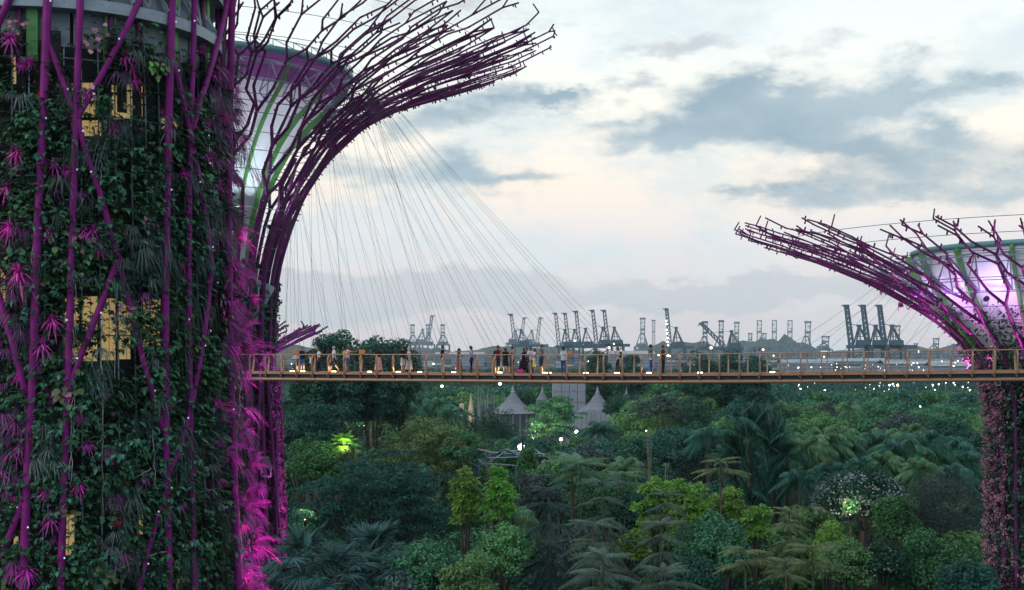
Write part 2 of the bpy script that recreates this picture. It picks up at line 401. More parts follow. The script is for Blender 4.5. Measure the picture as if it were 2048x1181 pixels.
# ================================================================== SUPERTREES
class Profile:
    def __init__(s, cx, cy, pts):
        s.c = np.array((cx, cy)); p = np.array(pts, float)
        d = np.concatenate([[0], np.cumsum(np.hypot(*np.diff(p, axis=0).T))])
        # smooth the polyline profile
        ss = np.linspace(0, d[-1], 400); r = np.interp(ss, d, p[:, 0]); z = np.interp(ss, d, p[:, 1])
        k = np.ones(31) / 31
        r = np.convolve(np.pad(r, 15, 'edge'), k, 'valid') ; z2 = np.convolve(np.pad(z, 15, 'edge'), k, 'valid')
        z2[:16] = z[:16]; z2[-16:] = z[-16:]; s.s = ss; s.r = r; s.z = z2; s.L = d[-1]
    def at(s, az, u, off=0.):
        r = np.interp(u, s.s, s.r); z = np.interp(u, s.s, s.z); e = .4
        dr = np.interp(u + e, s.s, s.r) - np.interp(u - e, s.s, s.r); dz = np.interp(u + e, s.s, s.z) - np.interp(u - e, s.s, s.z)
        l = math.hypot(dr, dz) or 1; nr, nz = dz / l, -dr / l
        r = r + off * nr; z = z + off * nz
        return np.array((s.c[0] + r * math.cos(az), s.c[1] + r * math.sin(az), z))
    def s_of_z(s, z): return float(np.interp(z, s.z, s.s))
    def s_of_r(s, r):
        i = np.argmax((s.r > r) & (s.z > s.z.max() * .5)); return float(s.s[i])

def canopy(root, pf, nribs, s_fork, rng, r0, r1, az0=0., tip=None, cell=1.75, layers=((0., 1.0), (-.75, .96)), straight=(1.8, 3.5)):
    """smooth ribs rise up the trunk, then break into a branching honeycomb of straight pipes with open ends"""
    tip = tip or (lambda a: 1.0)
    def rad(u): return r0 + (r1 - r0) * min(1, max(0, (u - s_fork * .75) / (pf.L * .88 - s_fork * .75)))
    for li, (off, reach) in enumerate(layers):
        n = nribs if li == 0 else int(nribs * .55); ribs = []; cols = []
        for k in range(n):
            a = az0 + .5 * li * 2 * math.pi / n + 2 * math.pi * k / n; e = s_fork + rng.uniform(-1.0, 1.0) + li * 1.0
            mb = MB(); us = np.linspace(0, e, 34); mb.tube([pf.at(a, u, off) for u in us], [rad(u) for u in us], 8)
            ribs.append((a, build(mb, 'rib', MT['pipe_canopy_shaded'], root))); cols.append((a, e))
        nodes = {}; edges = {}
        def node(a, u): nodes[len(nodes)] = (a, u); return len(nodes) - 1
        live = [node(a, u) for a, u in cols]; n0 = n
        def edge(p, q): edges.setdefault(p, []).append(q)
        row = 0
        while live and row < 9:
            row += 1; nxt = []; N_ = n0
            for p in live:           # straight run
                a, u = nodes[p]; L_ = rng.uniform(*straight) * (1.0 if row > 1 else .6); end = tip(a) * pf.L * reach * rng.uniform(.90, 1.03)
                if u + L_ * .6 > end: continue
                q = node(a + rng.normal(0, .05) / max(np.interp(u, pf.s, pf.r), 3) * 2, min(u + L_, end)); edge(p, q); nxt.append(q)
            if not nxt: break
            nxt.sort(key=lambda q: nodes[q][0]); m = len(nxt); out = []
            sp = 2 * math.pi / n0; w = sp * np.interp(np.mean([nodes[q][1] for q in nxt]), pf.s, pf.r)
            if w > cell * 1.35:      # every pipe forks and both arms go on: the count doubles
                n0 *= 2
                for q in nxt:
                    a, u = nodes[q]; end = tip(a) * pf.L * reach * 1.02
                    for sg in (-1, 1):
                        if rng.random() < .08: continue
                        u2 = u + rng.uniform(1.1, 2.0)
                        if u2 > end: continue
                        r_ = node(a + sg * sp * rng.uniform(.20, .30), u2); edge(q, r_); out.append(r_)
            else:                    # honeycomb: arms of neighbours meet, some are left open
                pend = {}
                for q in nxt:
                    a, u = nodes[q]
                    for sg in (-1, 1):
                        if rng.random() < .20: continue
                        key = round((a + sg * sp / 2 - az0) / sp * 2); pend.setdefault(key, []).append((q, a + sg * sp / 2, u))
                for key, lst in pend.items():
                    am = np.mean([x[1] for x in lst]) + rng.normal(0, .05) * sp; um = max(x[2] for x in lst) + rng.uniform(.95, 1.9)
                    if um > tip(am) * pf.L * reach * 1.03: continue
                    if len(lst) == 2 and rng.random() < .22:      # the two arms pass without joining
                        for q, a, u in lst: r_ = node(a - np.sign(a - nodes[q][0]) * sp * .10, um + rng.uniform(-.2, .2)); edge(q, r_); out.append(r_)
                    else:
                        r_ = node(am, um)
                        for q, a, u in lst: edge(q, r_)
                        out.append(r_)
            live = [q for q in out if rng.random() > (.02 if row < 4 else .12)]
        used = set()
        for p in sorted(nodes, key=lambda q: nodes[q][1]):       # chains of pieces, each chain one branch
            for q in edges.get(p, []):
                if (p, q) in used: continue
                chain = [p, q]; used.add((p, q))
                while True:
                    c = [t for t in edges.get(chain[-1], []) if (chain[-1], t) not in used]
                    if not c: break
                    t = c[rng.integers(len(c))]; used.add((chain[-1], t)); chain.append(t)
                pts = [pf.at(nodes[k][0], nodes[k][1], off) for k in chain]; P2 = []; R2 = []; mb = MB()
                for k in range(len(pts) - 1):
                    for t in (0., .08, .92): P2.append(pts[k] * (1 - t) + pts[k + 1] * t); R2.append(rad(nodes[chain[k]][1]) * (1 - t) + rad(nodes[chain[k + 1]][1]) * t)
                P2.append(pts[-1]); R2.append(rad(nodes[chain[-1]][1])); mb.tube(P2, R2, 6)
                for k in range(len(pts) - 1):
                    a, u = nodes[chain[k]]; nv = pf.at(a, u, off + 1.) - pf.at(a, u, off); rr = rad(u)
                    mb.tube([pts[k] * .985 + pts[k + 1] * .015, pts[k] * .93 + pts[k + 1] * .07], rr * 1.14, 6)          # sleeve at the joint
                    for t in rng.uniform(.15, .9, rng.integers(1, 3)):
                        c = pts[k] * (1 - t) + pts[k + 1] * t; mb.beam(c, c + nv * rng.choice((-1, 1, 1)) * (rr + rng.uniform(.10, .24)), .075)
                if li == 0 and rng.random() < .3: a, u = nodes[chain[-1]]; nv = pf.at(a, u, -1.) - pf.at(a, u, 0.); mb.tube([pts[-1], pts[-1] + nv * rng.uniform(.5, .8)], r1 * .9, 5)
                am = nodes[chain[0]][0]; rb = min(ribs, key=lambda x: abs(math.remainder(x[0] - am, 2 * math.pi)))[1]
                build(mb, 'branch', MT['pipe_canopy_shaded'], rb)

def hoops(root, pf, zs, n, off, rad, material, name='ring_cable', az0=0.):
    for z in zs:
        u = pf.s_of_z(z) if np.isscalar(z) else z[0]
        mb = MB(); pts = [pf.at(az0 + 2 * math.pi * i / n, u, off) for i in range(n + 1)]
        mb.tube(pts, rad, 5, False); build(mb, name, material, root)

def funnel(root, c, prof, name, material, n=48, thick=.06):
    mb = MB(); mb.lathe(prof, (c[0], c[1], 0), n); mb.lathe([(r - thick, z) for r, z in prof], (c[0], c[1], 0), n)
    return build(mb, name, material, root)

def skin_plants(root, name, pf, z0, z1, n, size, rng, material, a0, a1, clump=.5, depth=.5, off=.1):
    """small-leaved planting that covers a trunk: too dense to count"""
    mb = MB(); az = rng.uniform(a0, a1, n); z = rng.uniform(z0, z1, n)
    ctr = np.array([pf.at(a, pf.s_of_z(q), off + rng.uniform(-.2, depth)) for a, q in zip(az, z)])
    per = 9; idx = np.repeat(np.arange(n), per); m = len(idx)
    q = ball_dirs(m, rng); p = ctr[idx] + q * clump * rng.uniform(.2, 1, (m, 1))
    nr = np.column_stack([np.cos(az), np.sin(az), np.full(n, .35)])[idx]
    leaves(mb, p, nr, size, rng, .5, .8)
    o = build(mb, name, material, root); tag(o, kind='stuff'); return o

# ---------------------------------------------------------------- the tall tower whose canopy carries the walkway (left, behind)
T2 = ((430 - 1024) / F * 90, 90.0)
def tower_left():
    rng = np.random.default_rng(22)
    root = thing('supertree', 'tall steel tree tower with wide purple branching canopy, right behind the near planted trunk', 'tower', (0, 0, 0))
    pf = Profile(T2[0], T2[1], [(6.6, 0), (5.2, 5.4), (4.72, 12.2), (4.42, 19.6), (4.36, 23.4), (4.41, 25.7), (4.49, 28.7), (5.32, 31.7), (6.38, 34.75), (8.04, 37.45),
                                (10.2, 39.95), (13.5, 42.2), (17.2, 43.7), (20.8, 44.9), (24.4, 46.3), (26.0, 47.0)])
    canopy(root, pf, 24, pf.s_of_z(33.2), rng, .185, .060, .05, cell=1.35)
    hoops(root, pf, [27.5, 29.2, 30.8, 32.2, 33.5, 34.8, 36.0, 37.2, 38.3, 39.4, 40.4], 56, -.25, .030, MT['hoop'])
    hoops(root, pf, [(pf.s_of_r(r),) for r in (12, 14, 16, 18.5, 21)], 56, 0, .020, MT['cable'])
    # concrete core and the membrane funnel inside the ribs
    core = MB(); core.lathe([(2.3, 0), (2.2, 30), (0, 30.02)], (T2[0], T2[1], 0), 28); build(core, 'core', MT['concrete'], root)
    fz = lambda y: CAMZ + (700 - y) / F * 90
    lo = [(2.25, 29.0), (2.55, fz(480)), (3.3, fz(400)), (5.1, fz(300)), (7.0, fz(240)), (8.9, fz(200))]
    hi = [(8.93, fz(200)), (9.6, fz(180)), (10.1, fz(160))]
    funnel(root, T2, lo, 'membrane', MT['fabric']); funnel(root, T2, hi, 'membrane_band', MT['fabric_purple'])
    mb = MB(); mb.lathe([(10.1, fz(160)), (10.3, fz(158)), (10.35, fz(148)), (10.1, fz(146)), (9.9, fz(158))], (T2[0], T2[1], 0), 48); rim = build(mb, 'rim_gutter', MT['teal'], root)
    for k in range(40):
        a = 2 * math.pi * k / 40; mb = MB()
        c = np.array((T2[0] + 10.2 * math.cos(a), T2[1] + 10.2 * math.sin(a), fz(147)))
        a2 = 2 * math.pi * (k + 1) / 40; e = np.array((T2[0] + 10.2 * math.cos(a2), T2[1] + 10.2 * math.sin(a2), fz(147)))
        mb.beam(c, c + (0, 0, .45), .05); mb.beam(c + (0, 0, .45), e, .04); mb.beam(c + (0, 0, .45), e + (0, 0, .45), .05)
        build(mb, 'rim_rail', MT['teal'], root)
    for k in range(14):          # green fins that follow the membrane
        a = .1 + 2 * math.pi * k / 14; mb = MB()
        pr = [(2.6, 25), (2.75, 29)] + [(r + .32, z) for r, z in lo[1:]] + [(10.35, fz(158))]
        pr = np.array(pr); t = np.linspace(0, 1, 24); d = np.concatenate([[0], np.cumsum(np.hypot(*np.diff(pr, axis=0).T))]); d /= d[-1]
        rr = np.interp(t, d, pr[:, 0]); zz = np.interp(t, d, pr[:, 1]); rr = np.convolve(np.pad(rr, 2, 'edge'), np.ones(5) / 5, 'valid')
        for i in range(23):
            p = np.array((T2[0] + rr[i] * math.cos(a), T2[1] + rr[i] * math.sin(a), zz[i])); q = np.array((T2[0] + rr[i + 1] * math.cos(a), T2[1] + rr[i + 1] * math.sin(a), zz[i + 1]))
            mb.beam(p, q + (q - p) * .03, .12, .36, (math.cos(a), math.sin(a), .2))
        build(mb, 'fin', MT['green'], root, False)
    # pale service trusses between membrane and ribs
    for k in range(28):
        a = .05 + 2 * math.pi * (k + .5) / 28; mb = MB()
        A = [np.array((T2[0] + r * math.cos(a), T2[1] + r * math.sin(a), z)) for r, z in ((8.3, fz(222)), (10.2, fz(175)), (12.6, fz(196)), (11.4, fz(218)), (9.4, fz(246)))]
        for i in range(5): mb.beam(A[i], A[(i + 1) % 5], .07)
        mb.beam(A[0], A[2], .06); mb.beam(A[1], A[3], .06); mb.beam(A[4], A[1], .06)
        b = .05 + 2 * math.pi * (k + 1.5) / 28
        for (r, z) in ((10.2, fz(175)), (12.6, fz(196)), (11.4, fz(218)), (9.4, fz(246))):
            mb.beam((T2[0] + r * math.cos(a), T2[1] + r * math.sin(a), z), (T2[0] + r * math.cos(b), T2[1] + r * math.sin(b), z), .06)
        build(mb, 'service_truss', MT['truss'], root, False)
    # blue-grey landing slab seen between the pipes above the walkway
    mb = MB(); p = P(492, 640, 88); q = P(530, 566, 88.5); mb.beam(p, q, 1.6, .25, (0, -1, 0)); build(mb, 'stair_slab', MT['steelgrey'], root, False)
    mb = MB(); mb.lathe([(4.1, 0), (3.8, 22), (3.75, 26.5), (2.5, 26.9)], (T2[0], T2[1], 0), 32); build(mb, 'planter_wall', MT['core'], root)
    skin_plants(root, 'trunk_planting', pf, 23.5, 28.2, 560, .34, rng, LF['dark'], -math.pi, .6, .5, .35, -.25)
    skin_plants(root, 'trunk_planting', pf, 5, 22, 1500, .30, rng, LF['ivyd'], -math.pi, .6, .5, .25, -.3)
    skin_plants(root, 'magenta_lit_edge', pf, 5, 22, 700, .26, rng, LF['mag'], -.30, .40, .30, .40, .0); skin_plants(root, 'magenta_lit_edge', pf, 5, 22, 420, .24, rng, LF['pink'], -.30, .40, .30, .45, .0)  # edge plants under magenta floodlight, that light put into their leaf colour
    # diagonal pipes on the lower trunk
    for k in range(9):
        a = -1.5 + .22 * k; mb = MB(); d = .26 if k % 2 else -.26
        mb.tube([pf.at(a + d * (q - 6) / 16, pf.s_of_z(q), .38) for q in np.linspace(5, 22, 14)], .12, 7); build(mb, 'diagonal_pipe', MT['pipe_canopy_shaded'], root)
    for i, (a, zz) in enumerate(((-.9, 4.0), (-.15, 4.0), (-1.6, 4.0))):
        l = pf.at(a, pf.s_of_z(zz), 2.0); tg = pf.at(a + .05, pf.s_of_z(20), .2)
        floodlight('floodlight', 'magenta floodlight low beside the tall tower trunk behind the near one', l, tg, 3600, MAG, 46)
    for a in np.arange(8) * math.pi / 4:
        l = pf.at(a, pf.s_of_z(29.5), -1.0); tg = pf.at(a, pf.s_of_z(39), .0)
        floodlight('floodlight', 'violet floodlight clamped to the ribs of the tall tower canopy', l, tg, 330, MAG, 50, group='floodlights on the canopy ribs')
    for a in (-2.5, -2.0, -1.5, -1.0, -.5, 0.1):
        l = np.array((T2[0] + 5.2 * math.cos(a), T2[1] + 5.2 * math.sin(a), 32.2)); tg = (T2[0] + 6.0 * math.cos(a), T2[1] + 6.0 * math.sin(a), 40)
        floodlight('floodlight', 'white floodlight washing the membrane funnel of the tall tower', l, tg, 850, (.76, .95, 1), 100, group='floodlights on the membrane')
    rebase(root, (T2[0], T2[1], 0))
    return pf
PF2 = tower_left()

# ---------------------------------------------------------------- the tower on the right
T3 = ((2110 - 1024) / F * 78, 78.0)
def tower_right():
    rng = np.random.default_rng(33)
    root = thing('supertree', 'flowering steel tree tower on the right with flat magenta canopy', 'tower')
    pf = Profile(T3[0], T3[1], [(4.5, 0), (3.9, 7.8), (3.95, 13.6), (3.9, 18.5), (4.2, 21.0), (5.27, 23.4), (6.63, 24.7), (8.25, 26.0), (10.5, 27.3), (13.1, 28.6), (16.4, 29.9), (19.9, 31.0), (21.0, 31.4)])
    canopy(root, pf, 24, pf.s_of_r(6.6), rng, .145, .050, .02, tip=lambda a: 1 - .11 * max(0, math.cos(a + math.pi / 2)) ** 1.2, cell=1.12)
    hoops(root, pf, [23.2, 24.1, 25.0, 25.8, 26.6, 27.4, 28.2], 52, -.3, .028, MT['hoop'])
    hoops(root, pf, [(pf.s_of_r(r),) for r in (14, 16, 18)], 52, 0, .018, MT['cable'])
    fz = lambda y: CAMZ + (700 - y) / F * 78
    core = MB(); core.lathe([(2.6, 0), (2.6, fz(690))], (T3[0], T3[1], 0), 24); build(core, 'core', MT['concrete'], root)
    pr = [(2.7, fz(760)), (4.3, fz(720)), (5.7, fz(670)), (7.1, fz(610)), (8.2, fz(555)), (8.75, fz(510))]
    funnel(root, T3, pr, 'membrane', MT['fabric'])
    mb = MB(); mb.lathe([(8.75, fz(510)), (8.95, fz(508)), (9.0, fz(500)), (8.7, fz(498)), (8.6, fz(508))], (T3[0], T3[1], 0), 48); build(mb, 'rim_gutter', MT['teal'], root)
    for k in range(16):
        a = .1 + 2 * math.pi * k / 16; mb = MB(); q = np.array(pr)
        t = np.linspace(0, 1, 18); d = np.linspace(0, 1, len(q)); rr = np.interp(t, d, q[:, 0]) + .32; zz = np.interp(t, d, q[:, 1])
        for i in range(17):
            mb.beam((T3[0] + rr[i] * math.cos(a), T3[1] + rr[i] * math.sin(a), zz[i]), (T3[0] + rr[i + 1] * math.cos(a), T3[1] + rr[i + 1] * math.sin(a), zz[i + 1] + .02), .14, .42, (math.cos(a), math.sin(a), .2))
        build(mb, 'fin', MT['green'], root, False)
    for k in range(26):
        a = .02 + 2 * math.pi * (k + .5) / 26; b = a + 2 * math.pi / 26; mb = MB()
        q = [(8.9, fz(520)), (11.4, fz(532)), (9.6, fz(572)), (8.4, fz(590))]
        A = [np.array((T3[0] + r * math.cos(a), T3[1] + r * math.sin(a), z)) for r, z in q]
        for i in range(4): mb.beam(A[i], A[(i + 1) % 4], .07)
        mb.beam(A[0], A[2], .06); mb.beam(A[1], A[3], .06)
        for r, z in q: mb.beam((T3[0] + r * math.cos(a), T3[1] + r * math.sin(a), z), (T3[0] + r * math.cos(b), T3[1] + r * math.sin(b), z), .06)
        build(mb, 'service_truss', MT['truss'], root, False)
    for k in range(9):
        a = -3.6 + .42 * k; mb = MB(); d = .22 if k % 2 else -.22
        mb.tube([pf.at(a + d * (q - 6) / 15, pf.s_of_z(q), .05) for q in np.linspace(4, 23, 16)], .075, 7); build(mb, 'diagonal_pipe', MT['pipe_canopy_shaded'], root)
    mb = MB(); mb.lathe([(3.8, 0), (3.75, 20), (3.9, 22), (2.6, 23)], (T3[0], T3[1], 0), 32); build(mb, 'planter_wall', MT['core'], root)
    A0, A1 = -math.pi - .9, 0.2
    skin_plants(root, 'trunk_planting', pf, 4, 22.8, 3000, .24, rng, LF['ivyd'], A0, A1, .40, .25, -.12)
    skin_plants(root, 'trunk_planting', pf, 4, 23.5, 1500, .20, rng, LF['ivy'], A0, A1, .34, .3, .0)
    skin_plants(root, 'pale_blossom', pf, 4, 24.5, 300, .17, rng, LF['pink'], A0, A1, .26, .35, .1)
    skin_plants(root, 'pale_blossom', pf, 4, 23.5, 620, .17, rng, LF['pink'], -math.pi - .55, -math.pi + .45, .32, .40, .1)
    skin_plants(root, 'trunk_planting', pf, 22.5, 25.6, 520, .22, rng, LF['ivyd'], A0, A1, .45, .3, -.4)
    for i, a in enumerate(np.linspace(-math.pi - .5, -.9, 7)):
        l = pf.at(a, pf.s_of_z(21.6), .45); tg = pf.at(a, pf.s_of_z(27.6), -.1)
        floodlight('floodlight', 'magenta floodlight clamped under the right canopy', l, tg, 4200, MAG, 70, group='floodlights on the right tower')
    for a in (-3.3, -2.5, -1.6):
        l = pf.at(a, pf.s_of_z(5.0), 3.0); floodlight('floodlight', 'pale magenta floodlight at the foot of the right tower', l, pf.at(a, pf.s_of_z(15), 0), 800, (1, .80, .92), 50, group='floodlights at the foot of the right tower')
    for a in (-3.5, -3.1, -2.75, -2.4, -2.05, -1.7, -1.35):
        l = np.array((T3[0] + 9.7 * math.cos(a), T3[1] + 9.7 * math.sin(a), 26.35)); tg = (T3[0] + 6.6 * math.cos(a), T3[1] + 6.6 * math.sin(a), 27.6)
        floodlight('floodlight', 'violet floodlight washing the membrane of the right tower', l, tg, 330, (.70, .42, 1), 130, group='floodlights on the right membrane')
    rebase(root, (T3[0], T3[1], 0))
    return pf
PF3 = tower_right()

# ---------------------------------------------------------------- the small far tower whose canopy tip shows behind
def tower_far():
    rng = np.random.default_rng(44); c = ((440 - 1024) / F * 150, 150.0)
    root = thing('supertree', 'small distant steel tree tower, only its purple canopy edge showing beside the planted trunk', 'tower')
    fz = lambda y: CAMZ + (700 - y) / F * 150
    pf = Profile(c[0], c[1], [(3.2, 0), (2.6, 10), (2.7, 16), (3.6, 19.5), (5.5, 22), (8.0, 23.6), (11, 25.0), (13.9, 26.3)])
    canopy(root, pf, 30, pf.s_of_r(5.5), rng, .16, .10, cell=1.4)
    mb = MB(); mb.lathe([(2.4, 0), (2.2, 18), (5.6, 23.4), (5.4, 23.5), (2.0, 18)], (c[0], c[1], 0), 24); build(mb, 'core', MT['core'], root)
    skin_plants(root, 'trunk_planting', pf, 2, 19, 300, .5, rng, LF['dark'], -math.pi, math.pi, .6, .3, -.2)
    for a in (-1.9, -1.2, -.5, .2): floodlight('floodlight', 'violet floodlight under the small distant canopy', pf.at(a, pf.s_of_z(17), 1.5), pf.at(a, pf.s_of_r(10), 0), 5200, (.85, .22, 1), 80, group='floodlights on the distant tower')
    rebase(root, (c[0], c[1], 0))
tower_far()

# ---------------------------------------------------------------- the near planted trunk (left third of the picture)
T1 = np.array((-13.82, 37.54))
def R1(z): return 4.72 + .046 * (32 - z)          # radius of the outer pipes
def hit1(px, py, off=0.):
    """where a sight line meets the trunk's round surface (off = metres outside the pipes)"""
    u = (px - 1024) / F; v = (700 - py) / F; r = R1(24) + off
    for _ in range(4):
        a = u * u + 1; b = -2 * (u * T1[0] + T1[1]); c = T1 @ T1 - r * r; D = b * b - 4 * a * c
        Y = (-b - math.sqrt(max(D, 0))) / (2 * a); z = CAMZ + v * Y; r = R1(z) + off
    return np.array((u * Y, Y, z))
def cyl1(az, z, off=0.):
    r = R1(z) + off; return np.array((T1[0] + r * math.cos(az), T1[1] + r * math.sin(az), z))
def az1(p): return math.atan2(p[1] - T1[1], p[0] - T1[0])
A_CAM = math.atan2(-T1[1], -T1[0])               # the side that faces the photographer
YPAN = [(128, 592, 160, 662), (162, 592, 196, 662), (128, 672, 196, 724), (200, 596, 232, 722), (236, 600, 262, 720), (285, 598, 322, 695), (142, 165, 192, 236), (142, 240, 206, 274),
        (222, 168, 268, 240), (275, 172, 286, 236), (322, 236, 356, 260), (0, 538, 12, 622), (42, 572, 56, 602), (118, 1028, 150, 1112),
        (317, 1028, 327, 1046), (26, 1072, 38, 1092), (4, 985, 28, 1030), (276, 1030, 287, 1070), (22, 110, 34, 170)]

def near_trunk():
    rng = np.random.default_rng(7)
    root = thing('supertree', 'near tower trunk clad in dense dark planting behind thick purple pipes', 'tower')
    Z0, Z1 = 9, 39
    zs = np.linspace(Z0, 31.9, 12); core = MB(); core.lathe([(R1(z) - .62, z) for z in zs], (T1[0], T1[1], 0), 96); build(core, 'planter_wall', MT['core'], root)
    # grey clad drum above the planting: separate panels between green ribs, ring beams, brackets
    NP = 26
    for k in range(NP):
        a0 = 2 * math.pi * k / NP; a1 = 2 * math.pi * (k + 1) / NP; g = .012
        if math.cos(a0 - A_CAM) < -.25: continue
        mb = MB(); mb.lathe([(4.08, 31.6), (4.08, 39)], (T1[0], T1[1], 0), 4, a0 + g, a1 - g)
        mb.lathe([(4.02, 39), (4.02, 31.6)], (T1[0], T1[1], 0), 4, a0 + g, a1 - g); build(mb, 'cladding_panel', MT['concrete'], root)
        if k % 2 == 0:
            c = np.array((T1[0] + 4.22 * math.cos(a0), T1[1] + 4.22 * math.sin(a0), 0)); mb = MB()
            mb.beam(c + (0, 0, 31.4), c + (0, 0, 39), .30, .22, (math.cos(a0), math.sin(a0), 0)); build(mb, 'rib_plate', MT['green'], root, False)
        # brackets over the ring beam
        am = (a0 + a1) / 2; mb = MB()
        q = lambda a, r, z: np.array((T1[0] + r * math.cos(a), T1[1] + r * math.sin(a), z))
        mb.beam(q(am, 4.1, 33.9), q(am, 4.66, 33.2), .06, .16); mb.beam(q(am, 4.1, 34.3), q(a1, 4.5, 33.25), .06); mb.beam(q(am, 4.1, 34.3), q(a0, 4.5, 33.25), .06)
        build(mb, 'bracket', MT['steelgrey'], root, False)
    mb = MB(); mb.lathe([(3.85, 31.2), (3.85, 39)], (T1[0], T1[1], 0), 48); build(mb, 'gap_backing', MT['dark'], root)  # added dark cylinder, keeps bright sky from showing between the cladding panels
    mb = MB(); mb.lathe([(4.10, 32.85), (4.62, 32.85), (4.62, 33.18), (4.10, 33.18)], (T1[0], T1[1], 0), 96); build(mb, 'ring_beam', MT['steelgrey'], root, False)
    mb = MB(); mb.lathe([(4.10, 34.35), (4.66, 34.35), (4.66, 34.7), (4.10, 34.7)], (T1[0], T1[1], 0), 96); build(mb, 'ring_beam', MT['steelgrey'], root, False)
    # planter frames: slim uprights, cross rails, dark mesh panels with pale edges
    nf = 60
    for k in range(nf):
        a = 2 * math.pi * k / nf
        if math.cos(a - A_CAM) < -.1: continue
        mb = MB(); mb.beam(cyl1(a, 14, -.5), cyl1(a, 31.9 + .25 * (k % 3), -.42), .035); build(mb, 'frame_upright', MT['steelgrey'], root, False)
    for z in np.arange(14.5, 32.3, 1.55):
        mb = MB(); mb.tube([cyl1(a, z, -.5) for a in np.linspace(A_CAM - 1.8, A_CAM + 1.8, 60)], .018, 4); build(mb, 'frame_rail', MT['steelgrey'], root)
    for k in range(0, nf):
        a = 2 * math.pi * k / nf + .02
        if math.cos(a - A_CAM) < 0 or rng.random() < .35: continue
        z0 = 30.1 + .3 * rng.random(); z1 = 32.0 + .3 * (k % 2); mb = MB(); b = a + 2 * math.pi / nf - .04
        v = [cyl1(a, z0, -.48), cyl1(b, z0, -.48), cyl1(b, z1, -.46), cyl1(a, z1, -.46)]; n = np.array((math.cos(a), math.sin(a), 0)) * .03
        mb.add(np.array(v + [x - n for x in v]), [(0, 1, 2, 3), (7, 6, 5, 4), (0, 4, 5, 1), (1, 5, 6, 2), (2, 6, 7, 3), (3, 7, 4, 0)])
        build(mb, 'mesh_panel', MT['core'], root, False)
    # warm lit openings in the planter wall
    for (x0, y0, x1, y1) in YPAN:
        c = [hit1(x, y, -.56) for x, y in ((x0, y1), (x1, y1), (x1, y0), (x0, y0))]; n = np.array(((c[0][1] - c[1][1]), c[1][0] - c[0][0], 0)); n = n / np.linalg.norm(n) * .05
        mb = MB(); mb.add(np.array(c + [q + n for q in c]), [(0, 1, 2, 3), (7, 6, 5, 4), (0, 4, 5, 1), (1, 5, 6, 2), (2, 6, 7, 3), (3, 7, 4, 0)])
        build(mb, 'lit_panel', MT['yellow'], root, False)
        mb = MB()
        for i in range(4): mb.beam(c[i], c[(i + 1) % 4], .035)
        w = np.linalg.norm(c[1] - c[0])
        for t in np.arange(.25, w - .1, .25): mb.beam(c[0] + (c[1] - c[0]) * t / w, c[3] + (c[2] - c[3]) * t / w, .014)
        build(mb, 'panel_frame', MT['dark'], root, False)
    # pipes
    pipes = [  # (photo polyline, radius, offset from the pipe surface)
        ([(97, -60), (92, 100), (82, 330), (74, 480), (64, 800), (52, 1000), (44, 1260)], .118, 0, 'pipe'),
        ([(163, -60), (152, 220), (146, 420), (138, 700), (130, 900), (124, 1080), (120, 1260)], .098, 0, 'pipe'),
        ([(346, -60), (338, 200), (331, 500), (330, 800), (333, 960), (341, 1260)], .115, 0, 'pipe'),
        ([(391, -60), (383, 200), (378, 400), (378, 700), (384, 1000), (391, 1260)], .085, -.02, 'pipe'),
        ([(466, -60), (461, 150), (458, 300), (457, 500), (462, 800), (480, 1260)], .11, .05, 'pipe'),
        ([(90, 72), (118, 140), (140, 205), (152, 236)], .08, 0, 'diagonal_pipe'),
        ([(300, -60), (280, 5), (215, 130), (172, 205), (153, 240)], .085, 0, 'diagonal_pipe'),
        ([(154, 238), (170, 300), (197, 375), (232, 500), (265, 640), (297, 760), (329, 870)], .085, 0, 'diagonal_pipe'),
        ([(238, 512), (210, 590), (186, 650), (152, 735), (134, 800)], .092, 0, 'diagonal_pipe'),
        ([(344, 112), (362, 185), (382, 268), (404, 390), (421, 505), (424, 530), (412, 640), (392, 770), (366, 880), (336, 950)], .085, 0, 'diagonal_pipe'),
        ([(470, -60), (455, 5), (430, 110), (402, 200), (384, 262)], .085, .02, 'diagonal_pipe'),
        ([(-60, 160), (0, 42), (22, -10), (40, -60)], .10, 0, 'diagonal_pipe'),
        ([(-50, 450), (0, 600), (28, 690), (52, 790)], .10, 0, 'diagonal_pipe'),
        ([(50, 990), (28, 1050), (0, 1120), (-40, 1230)], .09, 0, 'diagonal_pipe'),
        ([(329, 985), (303, 1080), (283, 1160), (262, 1260)], .07, 0, 'diagonal_pipe'),
        ([(78, 735), (110, 830), (96, 900), (70, 960)], .075, -.18, 'diagonal_pipe'),
        ([(-30, -60), (-38, 400), (-50, 800), (-60, 1260)], .11, 0, 'pipe'),
        ([(-100, -60), (-110, 400), (-130, 800), (-150, 1260)], .11, 0, 'pipe'),
        ([(436, 530), (430, 620), (408, 690)], .06, -.1, 'diagonal_pipe'),
    ]
    dens = lambda pl: [(pl[i][0] + (pl[i + 1][0] - pl[i][0]) * t, pl[i][1] + (pl[i + 1][1] - pl[i][1]) * t) for i in range(len(pl) - 1) for t in (0, .2, .4, .6, .8)] + [pl[-1]]
    for pl, r, off, nm in pipes:
        pts = np.array([hit1(x, y, off) for x, y in dens(pl)])
        k = np.ones(5) / 5; sm = pts.copy()
        for c in range(3): sm[2:-2, c] = np.convolve(pts[:, c], k, 'valid')
        mb = MB(); mb.tube(sm, r, 10); pb = build(mb, nm, MT['pipe'], root)
        for i in range(2, len(sm) - 2, 6):
            if rng.random() < .75:
                n = np.array((sm[i][0] - T1[0], sm[i][1] - T1[1], 0)); n /= np.linalg.norm(n)
                s_ = np.cross(n, (0, 0, 1)) * rng.choice((-.7, .7)); mb = MB(); mb.ball(sm[i] + (n * .75 + s_) * r * 1.1, .028, 8, 5); build(mb, 'lamp_stud', MT['stud'], pb)
